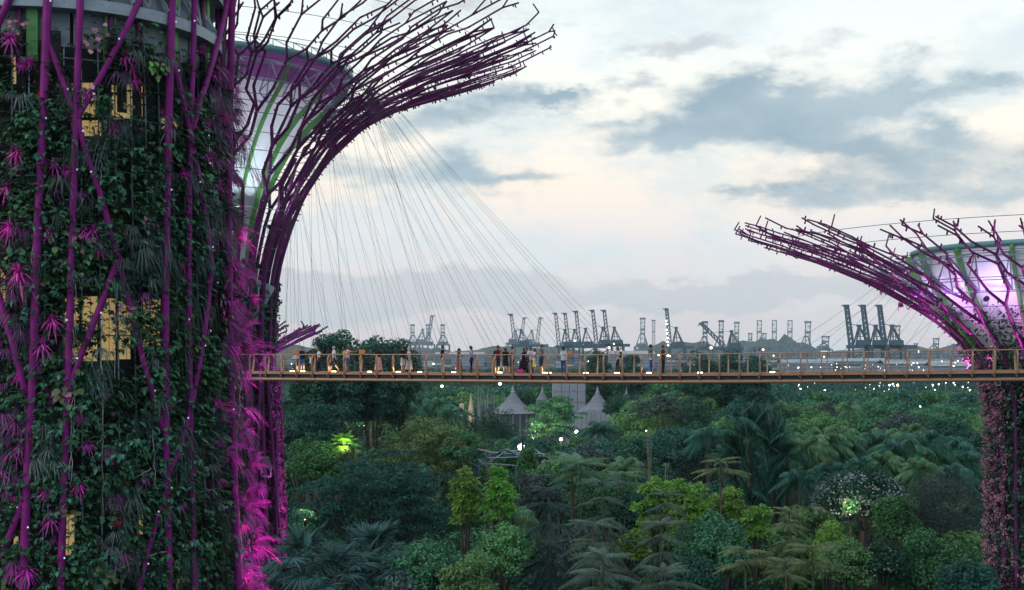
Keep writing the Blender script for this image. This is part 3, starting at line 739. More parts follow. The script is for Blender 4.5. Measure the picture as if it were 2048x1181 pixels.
    for x in (38, 222, 277, 405, 436, 445):         # pipes of the inner ring, behind the planting
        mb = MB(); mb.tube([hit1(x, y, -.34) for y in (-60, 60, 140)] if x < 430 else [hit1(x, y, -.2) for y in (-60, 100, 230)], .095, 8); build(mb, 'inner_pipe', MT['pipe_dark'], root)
    rebase(root, (T1[0], T1[1], 0))
    return root
TRUNK = near_trunk()

# ---------------------------------------------------------------- the plants that grow on it
def plant_protos():
    pr = {}; out = np.array((1., 0, 0))
    def fern(rng, stems=True):            # lobed leaves held out from the wall, tips hanging
        mb = MB(); n = 22
        a = rng.uniform(-1.3, 1.3, n); l = rng.uniform(.10, .42, n)
        p = np.column_stack([.06 + l * .55 * np.cos(a) + rng.uniform(0, .12, n), l * np.sin(a) * 1.1, rng.uniform(-.38, .32, n)])
        for q in p:
            yaw = rng.normal(0, .6); dn = rng.uniform(.2, 1.1); s = rng.uniform(.075, .15)
            d = np.array((math.cos(yaw) * math.cos(dn), math.sin(yaw) * math.cos(dn), -math.sin(dn)))
            sd = unit(np.cross(d, (0, 0, 1.))); nn = np.cross(sd, d); stems and mb.tube([(0, 0, 0), q * .5 + (.02, 0, 0), q], .004, 3, False)
            for (ang, k) in ((0, 1.25), (.8, .85), (-.8, .85), (1.6, .55), (-1.6, .55)):
                e = d * math.cos(ang) + sd * math.sin(ang); w = np.cross(nn, e) * s * .22 * k
                mb.add([q, q + e * s * .5 * k + w, q + e * s * k - nn * .02, q + e * s * .5 * k - w], [(0, 1, 2, 3)])
        return mb
    def tuft(rng):            # arching grassy fountain
        n = 46; a = rng.uniform(0, 2 * np.pi, n); e = rng.uniform(.1, 1.1, n)
        d = np.column_stack([np.abs(np.cos(a)) * np.cos(e) + .25, np.sin(a) * np.cos(e), np.sin(e) * .9])
        return strips(MB(), np.zeros((n, 3)) + (.02, 0, 0), d, rng.uniform(.40, .68, n), .022, rng.uniform(.7, 1.25, n), rng, 5)
    def brom(rng):            # rosette of strap leaves
        n = 34; a = np.arange(n) * 2.4; t = np.linspace(.1, 1, n)
        d = np.column_stack([1.15 - .85 * t, np.cos(a) * (.25 + t), np.sin(a) * (.25 + t) + .25])
        return strips(MB(), np.zeros((n, 3)) + (.02, 0, 0), d, rng.uniform(.26, .46, n), .036, .45, rng, 4)
    def broad(rng):           # a few large soft leaves
        mb = MB(); n = 8
        for i in range(n):
            a = rng.uniform(0, 2 * np.pi); d = unit(np.array((.55, math.cos(a), math.sin(a) * .9)))
            b = d * rng.uniform(.10, .3); s = rng.uniform(.07, .125); e = unit(d * .5 + np.array((.15, 0, -.9))); w = unit(np.cross(e, out + .2 * d))
            pts = [b, b + e * s * .25 + w * s * .62, b + e * s * .85 + w * s * .58, b + e * s * 1.5, b + e * s * .85 - w * s * .58, b + e * s * .25 - w * s * .62]
            mb.add(pts, [(0, 1, 2, 3), (0, 3, 4, 5)]); mb.tube([(0, 0, 0), b * .6 + (0, 0, .02), b], .005, 3, False)
        return mb
    def frond(rng):           # long feathery fronds arching out
        mb = MB()
        for i in range(8):
            a = rng.uniform(-1.5, 1.5); e = rng.uniform(-.2, .9); d = np.array((math.cos(a) * math.cos(e), math.sin(a) * math.cos(e), math.sin(e))); L_ = rng.uniform(.6, .95)
            t = np.linspace(.12, 1, 17); c = d * (L_ * t)[:, None]; c[:, 2] -= .45 * L_ * t ** 2; sd = unit(np.cross(d, (0, 0, 1.)))
            ln = .17 * np.sin(np.pi * (t * .85 + .1)) + .03
            for sg in (-1, 1): strips(mb, c, sd * sg + d * .55 + np.array((0, 0, -.2)), ln, .028, .25, rng, 2)
            mb.tube(c[::4], .007, 3, False)
        return mb
    def hang(rng):            # thin grey hanging strands
        n = 40; p = np.column_stack([rng.uniform(0, .22, n), rng.uniform(-.22, .22, n), rng.uniform(-.1, .3, n)])
        d = np.column_stack([rng.uniform(.1, .6, n), rng.normal(0, .22, n), -np.ones(n)])
        return strips(MB(), p, d, rng.uniform(.35, .85, n), .014, .1, rng, 3)
    for nm, fn, mats in (('fern', fern, ('ivy', 'ivyd', 'soft')), ('tuft', tuft, ('tuft', 'magd')), ('brom', brom, ('mag', 'magd', 'red')),
                         ('broad', broad, ('ferny', 'pink', 'ivy', 'bright')), ('frond', frond, ('mag', 'magd', 'ivyd')), ('hang', hang, ('grey', 'magd', 'ivyd'))):
        for mname in mats:
            pr[nm, mname] = []
            for v in range(3):
                mb = fn(np.random.default_rng(hash_(nm) + v)); pr[nm, mname].append(mb.mesh(nm + '_leaves', LF[mname]))
    for m in ('ivy', 'ivyd'): pr['mass', m] = [fern(np.random.default_rng(50 + v), False).mesh('mass_leaves', LF[m]) for v in range(3)]
    return pr
def hash_(s): return sum((i + 3) * ord(c) for i, c in enumerate(s)) % 9973
PP = plant_protos()

def in_pan(px, py, pad=6):
    for (x0, y0, x1, y1) in YPAN[:4] + YPAN[6:9] + YPAN[13:14]:
        if x0 - pad < px < x1 + pad and y0 - pad < py < y1 + pad: return True
    return False

def place_words(px, py):
    h = ('near the top' if py < 220 else 'high up' if py < 430 else 'halfway up' if py < 800 else 'low down' if py < 1000 else 'at the bottom')
    s = ('far left' if px < 85 else 'between left pipes' if px < 140 else 'right of second pipe' if px < 235 else
         'left of middle pipe' if px < 335 else 'right of middle pipe' if px < 405 else 'lit right edge')
    return h + ', ' + s

def trunk_plants():
    rng = np.random.default_rng(71); nplaced = {}
    KIND = {'brom': ('bromeliad', 'plant'), 'tuft': ('grass_tuft', 'plant'), 'broad': ('broad_leaf_plant', 'plant'), 'frond': ('fern', 'fern'), 'hang': ('hanging_plant', 'plant'), 'fern': ('climber', 'plant')}
    WORD = {('brom', 'mag'): 'magenta bromeliad rosette', ('brom', 'magd'): 'dull purple bromeliad rosette', ('brom', 'red'): 'small red bromeliad', ('tuft', 'tuft'): 'grey grass tuft',
            ('tuft', 'magd'): 'purple-lit grass tuft', ('broad', 'ferny'): 'olive leafy plant', ('broad', 'pink'): 'pink leafy plant', ('broad', 'ivy'): 'green leafy plant', ('broad', 'bright'): 'yellow green leafy plant',
            ('frond', 'mag'): 'magenta-lit feathery fern', ('frond', 'magd'): 'purple-lit feathery fern', ('frond', 'ivyd'): 'dark green feathery fern', ('hang', 'grey'): 'grey trailing plant', ('hang', 'magd'): 'purple-lit grey trailing plant', ('hang', 'ivyd'): 'dark trailing plant',
            ('fern', 'ivy'): 'green lobed leaf climber'}
    def part(kind, m, px, py, sc_=1., off=-.30):
        p = hit1(px, py, off); a = az1(p); o = link(KIND[kind][0], PP[kind, m][rng.integers(3)], TRUNK, p, None, sc_ * rng.uniform(.85, 1.2))
        o.matrix_parent_inverse = Matrix.Translation(-TRUNK.location); o.rotation_euler = (rng.normal(0, .15), rng.normal(0, .15), a + rng.normal(0, .25))
    def put(kind, m, px, py, sc_=1., off=-.30):
        p = hit1(px, py, off); a = az1(p); me = PP[kind, m][rng.integers(3)]
        pl = place_words(px, py)
        o = link(KIND[kind][0], me, None, p, a + rng.normal(0, .25), sc_ * rng.uniform(.85, 1.2))
        o.rotation_euler = (rng.normal(0, .15), rng.normal(0, .15), a + rng.normal(0, .2))
        tag(o, WORD[kind, m] + ' on near trunk, ' + pl, KIND[kind][1], WORD[kind, m].replace('rosette', 'rosettes') + ' plants on the near trunk ' + pl)
    # named clumps that the photograph shows
    for (x, y, s) in ((22, 78, 1.2), (45, 130, 1.0), (60, 125, .8), (250, 115, 1.1), (170, 185, .8), (265, 140, .9), (268, 160, .8), (35, 305, 1.0), (12, 375, 1.1), (40, 330, .7), (110, 330, 1.), (135, 340, .9), (225, 258, .9),
                      (20, 455, 1.3), (40, 545, 1.6), (55, 565, 1.2), (105, 640, 1.5), (85, 690, 1.2), (75, 735, 1.0), (38, 752, 1.0), (170, 463, .9), (186, 460, 1.1), (196, 495, 1.0), (100, 465, 1.),
                      (157, 829, .9), (175, 888, .9), (92, 982, 1.0), (102, 1040, 1.25), (235, 1040, .8), (320, 1085, .5), (30, 1135, 1.1), (55, 1140, 1.2), (8, 945, 1.2), (42, 895, .8), (15, 980, .9), (158, 970, .9),
                      (430, 800, 1.0), (250, 465, .7), (365, 530, .9), (372, 640, .8), (365, 345, .9), (405, 245, 1.1), (443, 145, 1.1), (440, 235, 1.1), (430, 290, .9), (470, 180, 1.0), (410, 310, 1.1), (400, 100, .9), (360, 1010, .7)):
        put('brom', 'red' if (x, y) in ((250, 465), (235, 1040)) else 'mag', x, y, s * .9, -.08)
    for (x, y) in ((30, 590), (25, 630), (45, 660), (15, 700), (270, 105), (250, 160), (235, 150), (330, 120), (200, 700), (260, 455), (265, 480), (285, 500), (300, 560), (235, 565), (290, 590), (310, 630), (185, 560), (160, 390), (300, 700), (310, 720),
                   (90, 850), (98, 900), (110, 920), (75, 920), (228, 990), (262, 1000), (235, 1010), (232, 1065), (245, 1110), (215, 900), (10, 830), (30, 850), (12, 880), (30, 910), (320, 800), (285, 480), (30, 1120), (420, 930), (435, 960), (30, 560), (150, 545), (245, 520)):
        put('tuft', 'tuft' if rng.random() < .8 and x > 60 else 'magd', x, y, rng.uniform(.65, 1.0), -.10)
    for (x, y, m) in ((135, 785, 'ferny'), (120, 800, 'pink'), (125, 790, 'pink'), (140, 1030, 'ferny'), (205, 1150, 'ferny'), (232, 1140, 'ferny'), (355, 1160, 'ferny'), (175, 183, 'pink'), (180, 90, 'pink'), (200, 60, 'pink'), (445, 310, 'ferny'), (455, 325, 'pink'),
                      (440, 470, 'ferny'), (465, 545, 'pink'), (440, 600, 'pink'), (450, 640, 'ferny'), (470, 655, 'pink'), (455, 720, 'ferny'), (465, 760, 'pink'), (475, 800, 'pink'), (470, 850, 'ferny'), (478, 930, 'ferny'), (485, 985, 'ferny'), (480, 1050, 'ferny'), (495, 1080, 'pink'), (490, 1150, 'pink'),
                      (310, 135, 'bright'), (315, 140, 'ferny'), (295, 445, 'red'), (35, 50, 'pink'), (165, 480, 'pink'), (250, 620, 'pink')):
        put('broad', m if m != 'red' else 'pink', x, y, rng.uniform(.9, 1.2), -.02)
    for i in range(55):
        part('broad', ('ivy', 'ivy', 'ferny')[rng.integers(3)], rng.uniform(0, 440), rng.uniform(200, 1175), rng.uniform(.8, 1.2), -.12)
    for i in range(45):
        x, y = rng.uniform(0, 440), rng.uniform(180, 1175)
        if not in_pan(x, y): part('tuft', 'tuft' if x > 60 or rng.random() < .4 else 'magd', x, y, rng.uniform(.55, .9), -.18)
    for i in range(40):       # scattered smaller rosettes
        x, y = (rng.uniform(0, 120), rng.uniform(280, 1175)) if i % 2 else (rng.uniform(120, 420), rng.uniform(80, 1175))
        if not in_pan(x, y): part('brom', ('mag', 'magd', 'magd')[rng.integers(3)], x, y, rng.uniform(.4, .75), -.12)
    for i in range(120):
        x, y = rng.uniform(0, 440), rng.uniform(150, 1180)
        if rng.random() < (.25 if x < 110 or x > 360 else .62): continue
        part('brom', ('mag', 'mag', 'red')[rng.integers(3)], x, y, rng.uniform(.16, .34), -.10)
    # the magenta-lit band along the right edge
    for i in range(150):
        y = rng.uniform(130, 1178); e = 452 + 42 * max(0, (y - 350) / 830); x = rng.normal(e, 17)
        k = rng.random()
        if y < 500: kd = ('hang', 'magd') if k < .45 else ('brom', 'mag') if k < .6 else ('tuft', 'magd') if k < .8 else ('frond', 'ivyd')
        else: kd = ('brom', 'mag') if k < .38 else ('frond', 'mag') if k < .62 else ('tuft', 'magd') if k < .8 else ('hang', 'magd')
        part(kd[0], kd[1], x, y, rng.uniform(.7, 1.15), -.05)
    for (x, y) in ((485, 665), (478, 690), (490, 700), (470, 640), (480, 760), (495, 985), (500, 1020), (480, 860), (468, 470), (465, 425), (505, 1090), (470, 540), (465, 560)): put('frond', 'mag', x, y, 1.15, 0)
    for i in range(100):
        part('hang', ('grey', 'ivyd')[rng.integers(2)], rng.uniform(342, 450) if i % 2 else rng.uniform(0, 330), rng.uniform(150, 1150), rng.uniform(.8, 1.2), -.18)
    for i in range(290):      # the larger climbers one can pick out
        x, y = rng.uniform(-5, 448), rng.uniform(200, 1185)
        if in_pan(x, y, 2): continue
        if rng.random() < .25 and (x < 60): continue
        part('fern', 'ivy', x, y, rng.uniform(.85, 1.35), -.22)
    # the uncountable dark leaf mass behind them, one joined part of the trunk
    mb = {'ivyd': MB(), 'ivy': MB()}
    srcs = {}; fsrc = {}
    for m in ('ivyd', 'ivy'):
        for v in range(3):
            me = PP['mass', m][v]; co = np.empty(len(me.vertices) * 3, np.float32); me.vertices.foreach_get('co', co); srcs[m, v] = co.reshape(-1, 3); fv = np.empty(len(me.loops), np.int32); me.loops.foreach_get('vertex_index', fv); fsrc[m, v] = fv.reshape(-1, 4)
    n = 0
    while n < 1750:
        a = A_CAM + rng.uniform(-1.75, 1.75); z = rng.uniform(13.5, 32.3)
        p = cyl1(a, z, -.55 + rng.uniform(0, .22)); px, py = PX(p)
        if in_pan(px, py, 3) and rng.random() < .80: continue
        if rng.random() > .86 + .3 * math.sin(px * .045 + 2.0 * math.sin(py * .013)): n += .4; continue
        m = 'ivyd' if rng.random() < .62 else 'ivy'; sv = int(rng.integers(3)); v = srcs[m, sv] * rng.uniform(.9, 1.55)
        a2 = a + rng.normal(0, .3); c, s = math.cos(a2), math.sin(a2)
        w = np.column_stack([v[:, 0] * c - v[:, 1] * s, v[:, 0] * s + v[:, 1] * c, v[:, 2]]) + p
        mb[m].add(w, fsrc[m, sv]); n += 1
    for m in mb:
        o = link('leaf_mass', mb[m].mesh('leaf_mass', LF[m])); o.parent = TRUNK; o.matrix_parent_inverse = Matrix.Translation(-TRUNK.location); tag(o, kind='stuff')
    # aerial roots and trailing stems
    for k, (pl, r) in enumerate((([(168, 395), (152, 425), (140, 470), (146, 540), (142, 620), (150, 700), (144, 790), (140, 880), (138, 960)], .014), ([(148, 560), (152, 640), (147, 720), (149, 800), (142, 900), (141, 975)], .011),
                                ([(72, 420), (66, 500), (60, 560), (68, 640), (66, 720), (70, 780)], .012), ([(200, 320), (205, 350), (198, 390), (203, 420)], .014), ([(201, 610), (207, 660), (202, 700), (209, 780), (206, 860)], .012),
                                ([(228, 550), (230, 620), (226, 700), (230, 760)], .01), ([(206, 850), (204, 930), (207, 1030)], .009), ([(480, 760), (474, 850), (472, 960), (480, 1060), (486, 1170)], .016), ([(468, 800), (476, 900), (470, 1000), (484, 1100), (480, 1180)], .012),
                                ([(307, 860), (310, 930), (309, 970)], .014), ([(270, 957), (290, 945), (300, 935)], .013), ([(300, 1112), (320, 1105), (338, 1104)], .018), ([(45, 1090), (47, 1140), (44, 1180)], .01))):
        q = dens2(pl, rng, 2.2); mb2 = MB(); mb2.tube([hit1(x, y, .04) for x, y in q], r, 5)
        o = build(mb2, 'hanging_root', MT['vine']); tag(o, 'pale hanging root on near trunk, ' + place_words(*pl[len(pl) // 2]), 'root', 'pale hanging roots on the near trunk')
def dens2(pl, rng, j):
    out = []
    for i in range(len(pl) - 1):
        for t in (0, .33, .66): out.append((pl[i][0] + (pl[i + 1][0] - pl[i][0]) * t + rng.normal(0, j), pl[i][1] + (pl[i + 1][1] - pl[i][1]) * t))
    return out + [pl[-1]]
trunk_plants()

# magenta floodlights of the near trunk (fittings stand on brackets outside the frame)
def trunk_floods():
    L_ = lambda px, py, off: hit1(px, py, off)
    e = A_CAM + 1.30
    for (az, z, off, taz, tz, en, sz) in ((e + .05, 14.0, 1.6, e - .05, 20, 2400, 62), (e + .30, 19.5, .8, e + .05, 25, 620, 75), (e + .34, 25.5, .7, e + .05, 30, 420, 75),
                                          (A_CAM - .75, 17.0, 1.7, A_CAM - .55, 22.5, 1300, 75), (A_CAM - .75, 13.5, 1.8, A_CAM - .5, 17, 900, 75), (A_CAM - .9, 24.5, 1.7, A_CAM - .55, 28, 800, 75)):
        floodlight('floodlight', 'magenta floodlight on a bracket beside the near planted trunk', cyl1(az, z, off), cyl1(taz, tz, -.2), en, MAG, sz, .15, group='floodlights of the near trunk')
trunk_floods()

# ================================================================== THE AERIAL WALKWAY
WALK = [(150, 84.5), (440, 81.5), (700, 78.5), (1000, 75.3), (1300, 72.3), (1600, 69.6), (1900, 67.6), (2100, 66.6), (2350, 65.6)]
wx = np.array([(x - 1024) / F * Y for x, Y in WALK]); wy = np.array([Y for x, Y in WALK])
wcoef = np.polyfit(wx, wy, 3)
def deck_z(x): return 21.93 + .42 * max(0, min(1, (x - 4) / 30)) ** 1.3
WXS = np.linspace(wx[0], wx[-1], 1200); WYS = np.polyval(wcoef, WXS)
WS = np.concatenate([[0], np.cumsum(np.hypot(np.diff(WXS), np.diff(WYS)))])
def walk(s, side=0., up=0.):
    """point on the walkway: s along it, side towards the far rail (+) or near rail (-)"""
    x = np.interp(s, WS, WXS); y = np.interp(s, WS, WYS); e = .3
    tx = np.interp(s + e, WS, WXS) - np.interp(s - e, WS, WXS); ty = np.interp(s + e, WS, WYS) - np.interp(s - e, WS, WYS); l = math.hypot(tx, ty)
    return np.array((x - ty / l * side, y + tx / l * side, deck_z(x) + up))
def walk_dir(s):
    a = walk(s - .3); b = walk(s + .3); return math.atan2(b[1] - a[1], b[0] - a[0])
def s_at_px(px, side=0.):
    ss = np.linspace(0, WS[-1], 900); return float(np.interp(px, [PX(walk(s, side))[0] for s in ss], ss))

HW = .92
def walkway():
    root = thing('aerial_walkway', 'slender bronze aerial walkway with railings crossing above the forest', 'footbridge')
    ss = np.arange(0, WS[-1], .6)
    def ribbon(name, sec, material):
        n = len(sec); mb = MB(); v = np.concatenate([[walk(s, a, b) for a, b in sec] for s in ss]); m = len(ss)
        i = np.arange(m - 1)[:, None] * n; j = np.arange(n)[None]; k = (j + 1) % n
        mb.add(v, np.stack([i + j, i + k, i + n + k, i + n + j], -1).reshape(-1, 4)); return build(mb, name, material, root, False)
    for s0 in np.arange(0, WS[-1] - 2.3, 2.3):          # deck boards in bays with open joints
        mb = MB(); q = np.linspace(s0 + .02, s0 + 2.28, 4); sec = [(-HW + .08, -.05), (HW - .08, -.05), (HW - .08, 0), (-HW + .08, 0)]
        v = np.concatenate([[walk(s, a, b) for a, b in sec] for s in q]); i = np.arange(3)[:, None] * 4; j = np.arange(4)[None]; k = (j + 1) % 4
        mb.add(v, np.stack([i + j, i + k, i + 4 + k, i + 4 + j], -1).reshape(-1, 4)); mb.also([(0, 1, 2, 3), (15, 14, 13, 12)]); build(mb, 'deck_panel', MT['deck'], root, False)
    for sd in (-1, 1):
        x = HW * sd
        ribbon('edge_beam', [(x - .04, -.13), (x + .04, -.13), (x + .04, .03), (x - .04, .03)], MT['rail'])
        ribbon('gap_shade_strip', [(x * .82 - .03, -.36), (x * .82 + .03, -.36), (x * .82 + .03, -.14), (x * .82 - .03, -.14)], MT['dark'])  # near-black strip for the dark gap under the edge beam, shade as colour
        for zz, r in ((1.16, .032),):
            mb = MB(); mb.tube([walk(s, x * 1.0, zz) for s in ss], r, 7); build(mb, 'handrail', MT['rail'], root)
        for zz in (.22, .42, .62, .82, .98):
            mb = MB(); mb.tube([walk(s, x * 1.06, zz) for s in ss[::2]], .006, 3); build(mb, 'rail_wire', MT['cable'], root)
        mb = MB(); mb.tube([walk(s, x * .80, -.47) for s in ss], .115, 10); build(mb, 'tube_beam', MT['rail'], root)
        # posts: bent plates leaning out, then in at the top
        mb = MB(); prof = [(0, -.12), (.10, .40), (.16, .86), (.0, 1.14)]; wd = [.20, .15, .11, .07]
        for i in range(3):
            (a, za), (b, zb) = prof[i], prof[i + 1]
            v = [(t, o + s_ * w / 2, z) for (o, z, w) in ((a, za, wd[i]), (b, zb, wd[i + 1])) for s_ in (-1, 1) for t in (-.036, .036)]
            mb.add(v, [(0, 1, 5, 4), (2, 6, 7, 3), (0, 4, 6, 2), (1, 3, 7, 5), (0, 2, 3, 1), (4, 5, 7, 6)])
        me = mb.mesh('post', MT['rail'], False)
        mb = MB(); mb.beam((0, .03, -.10), (0, -.16, -.46), .05, .10); mb.beam((.36, .06, .10), (0, .0, -.30), .03); mf = mb.mesh('strut', MT['rail'], False)
        for s in np.arange(.4 + (.28 if sd > 0 else 0), WS[-1] - .3, 1.15):
            p = walk(s, x); a = walk_dir(s) + (0 if sd > 0 else math.pi)
            link('post', me, root, p, a); link('strut', mf, root, p, a)
    me = MB().beam((0, -HW, 0), (0, HW, 0), .07, .12).mesh('cross_beam', MT['dark'], False)
    for s in np.arange(.4, WS[-1] - .3, 1.15): link('cross_beam', me, root, walk(s, 0, -.22), walk_dir(s))
    # deck lamps: short warm bars by the near edge
    mb = MB(); mb.box((0, 0, .05), (.30, .07, .06)); ml = mb.mesh('deck_lamp', MT['lamp'], False)
    for px in (585, 606, 668, 740, 797, 840, 908, 1000, 1090, 1098, 1172, 1234, 1298, 1400, 1545):
        s = s_at_px(px, -.7); p = walk(s, -.74, .01); link('deck_lamp', ml, root, p, walk_dir(s))
        l = bpy.data.lights.new('lamp_glow', 'POINT'); l.energy = 13; l.color = (1, .68, .34); l.shadow_soft_size = .12
        lo = bpy.data.objects.new('lamp_glow', l); COL.objects.link(lo); lo.parent = root; lo.location = p + np.array((0, .18, .25))
    # hanger cables from both towers down to the two sides of the deck
    def hang(pf, az, u, px, sd, r=.0075):
        a = pf.at(az, u, .22); b = walk(s_at_px(px, sd * HW), sd * HW * 1.02, -.1)
        t = np.linspace(0, 1, 9)[:, None]; c = a * (1 - t) + b * t; c[:, 2] -= .25 * (4 * t * (1 - t))[:, 0]
        mb = MB(); mb.tube(c, r, 4, False); build(mb, 'hanger_cable', MT['cable'], root)
    rng = np.random.default_rng(3)
    S2 = lambda r: PF2.s_of_r(r)
    for az, r, pxs in ((-.62, 14.6, (905, 965, 1030, 1095, 1160, 1215, 1262, 1296)), (-.58, 14.0, (880, 930, 1000, 1062, 1130, 1190)), (-.55, 12.5, (800, 842, 900, 960, 1010)), (-.50, 10.4, (690, 730, 775, 815, 848, 890)),
                        (-.45, 8.3, (622, 660, 700, 735, 765)), (-.38, 6.8, (600, 632, 668, 690)), (-.2, 5.7, (572, 588, 560, 605))):
        for i, px in enumerate(pxs):
            for sd in ((-1,) if i % 2 else (-1, 1)): hang(PF2, az + rng.normal(0, .03), S2(r) + rng.normal(0, .12) if r > 6.5 else PF2.s_of_z(32.6) + rng.normal(0, .5), px + (12 if sd > 0 else 0), sd)
    S3 = lambda r: PF3.s_of_r(r)
    for az, r, pxs in ((-2.55, 13.5, (1480, 1520, 1560, 1600, 1640, 1680)), (-2.5, 12.3, (1700, 1735, 1770)), (-2.45, 11.2, (1740, 1790)), (-2.4, 10, (1800, 1840)), (-2.35, 8.6, (1850, 1880)), (-2.3, 7.6, (1905, 1925))):
        for px in pxs:
            hang(PF3, az + rng.normal(0, .03), S3(r), px, rng.choice((-1, 1)))
    # folded mesh gate panel beside the tall tower
    mb = MB()
    s0 = s_at_px(545, .6); s1 = s_at_px(561, .6)
    for t in np.linspace(0, 1, 7): mb.beam(walk(s0 + (s1 - s0) * t, .75, 0), walk(s0 + (s1 - s0) * t, .75, 1.1), .02)
    for z in np.linspace(0, 1.1, 9): mb.beam(walk(s0, .75, z), walk(s1, .75, z), .02)
    build(mb, 'gate_panel', MT['pav2'], root, False)
    rebase(root, walk(WS[-1] / 2))
    # orange sign boxes fixed above the rail
    for px, wd in ((591, 'orange box on the walkway rail just left of the woman in navy'), (724, 'orange box on the walkway rail right of the man in pink reaching out'), (1140, 'small orange box on the rail right of the curly haired woman in jeans')):
        s = s_at_px(px, -HW); p = walk(s, -HW, 1.17); t = thing('sign_box', wd, 'box', p, walk_dir(s), 'orange boxes on the walkway rail')
        k = .62 if px > 1000 else 1
        mb = MB(); mb.box((0, 0, .16 * k), (.38 * k, .12, .30 * k)); mb.box((0, -.065, .16 * k), (.33 * k, .012, .25 * k)); build(mb, 'casing', MT['orange'], t, False)
        mb = MB(); mb.beam((-.1, 0, -.04), (-.1, 0, .03), .04); mb.beam((.1, 0, -.04), (.1, 0, .03), .04); build(mb, 'clamp', MT['rail'], t, False)
walkway()

# ================================================================== PEOPLE
def remeshed(mb, name, vox, material, parent, smooth_it=4):
    me = mb.mesh(name + '_raw', None); o = bpy.data.objects.new(name, me); COL.objects.link(o)
    m = o.modifiers.new('r', 'REMESH'); m.mode = 'VOXEL'; m.voxel_size = vox; m.use_smooth_shade = True
    if smooth_it: s = o.modifiers.new('s', 'SMOOTH'); s.iterations = smooth_it; s.factor = .5
    dg = bpy.context.evaluated_depsgraph_get(); dg.update()
    nm = bpy.data.meshes.new_from_object(o.evaluated_get(dg)); nm.name = name
    nm.materials.clear(); nm.materials.append(material)
    bpy.data.objects.remove(o); bpy.data.meshes.remove(me)
    return link(name, nm, parent)
CLOTH = {}
def cloth(c, r=.85):
    if c not in CLOTH: CLOTH[c] = mat('cloth_%02x%02x%02x' % c, lin(c), r, 0, .15, 9, spec=.15)
    return CLOTH[c]
SKIN = [mat('skin_light', (.46, .27, .19), .6, 0, .06, 9), mat('skin_tan', (.30, .165, .105), .6, 0, .06, 9), mat('skin_brown', (.16, .085, .055), .6, 0, .06, 9)]
HAIR = dict(black=mat('hair_black', (.012, .011, .012), .5), brown=mat('hair_brown', (.045, .028, .02), .5), grey=mat('hair_grey', (.34, .32, .31), .6))
EYE = mat('eye_dark', (.015, .01, .01), .3); SHOE = mat('shoe', (.05, .045, .045), .6); SHOEW = mat('shoe_pale', (.5, .5, .5), .6)

def seg(mb, a, b, ra, rb, k=1.0, n=12):
    a = np.array(a, float); b = np.array(b, float); d = b - a; l = np.linalg.norm(d)
    mb.ball(a, ra, n, 8); mb.ball(b, rb, n, 8); mb.tube([a, a * .5 + b * .5, b], [ra, (ra + rb) / 2 * k, rb], n)
ARMS = {  # per arm: elbow offset from shoulder, wrist offset from elbow (forward x, outward y, up z)
    'down': ((-.02, .06, -.28), (.07, .02, -.25)), 'phone': ((.08, .05, -.27), (.23, -.10, .10)), 'camera': ((.17, .06, -.20), (.12, -.14, .22)),
    'reach': ((.26, .02, -.08), (.25, -.06, .04)), 'rail': ((.10, .06, -.27), (.24, -.03, .02)), 'face': ((.12, .04, -.26), (.10, -.14, .24)),
    'hip': ((-.04, .16, -.24), (.10, -.12, -.14)), 'fold': ((.06, .08, -.27), (.20, -.20, .04)), 'up': ((.10, .12, .10), (.05, -.02, .24)), 'back': ((-.12, .05, -.26), (-.06, .0, -.23))}

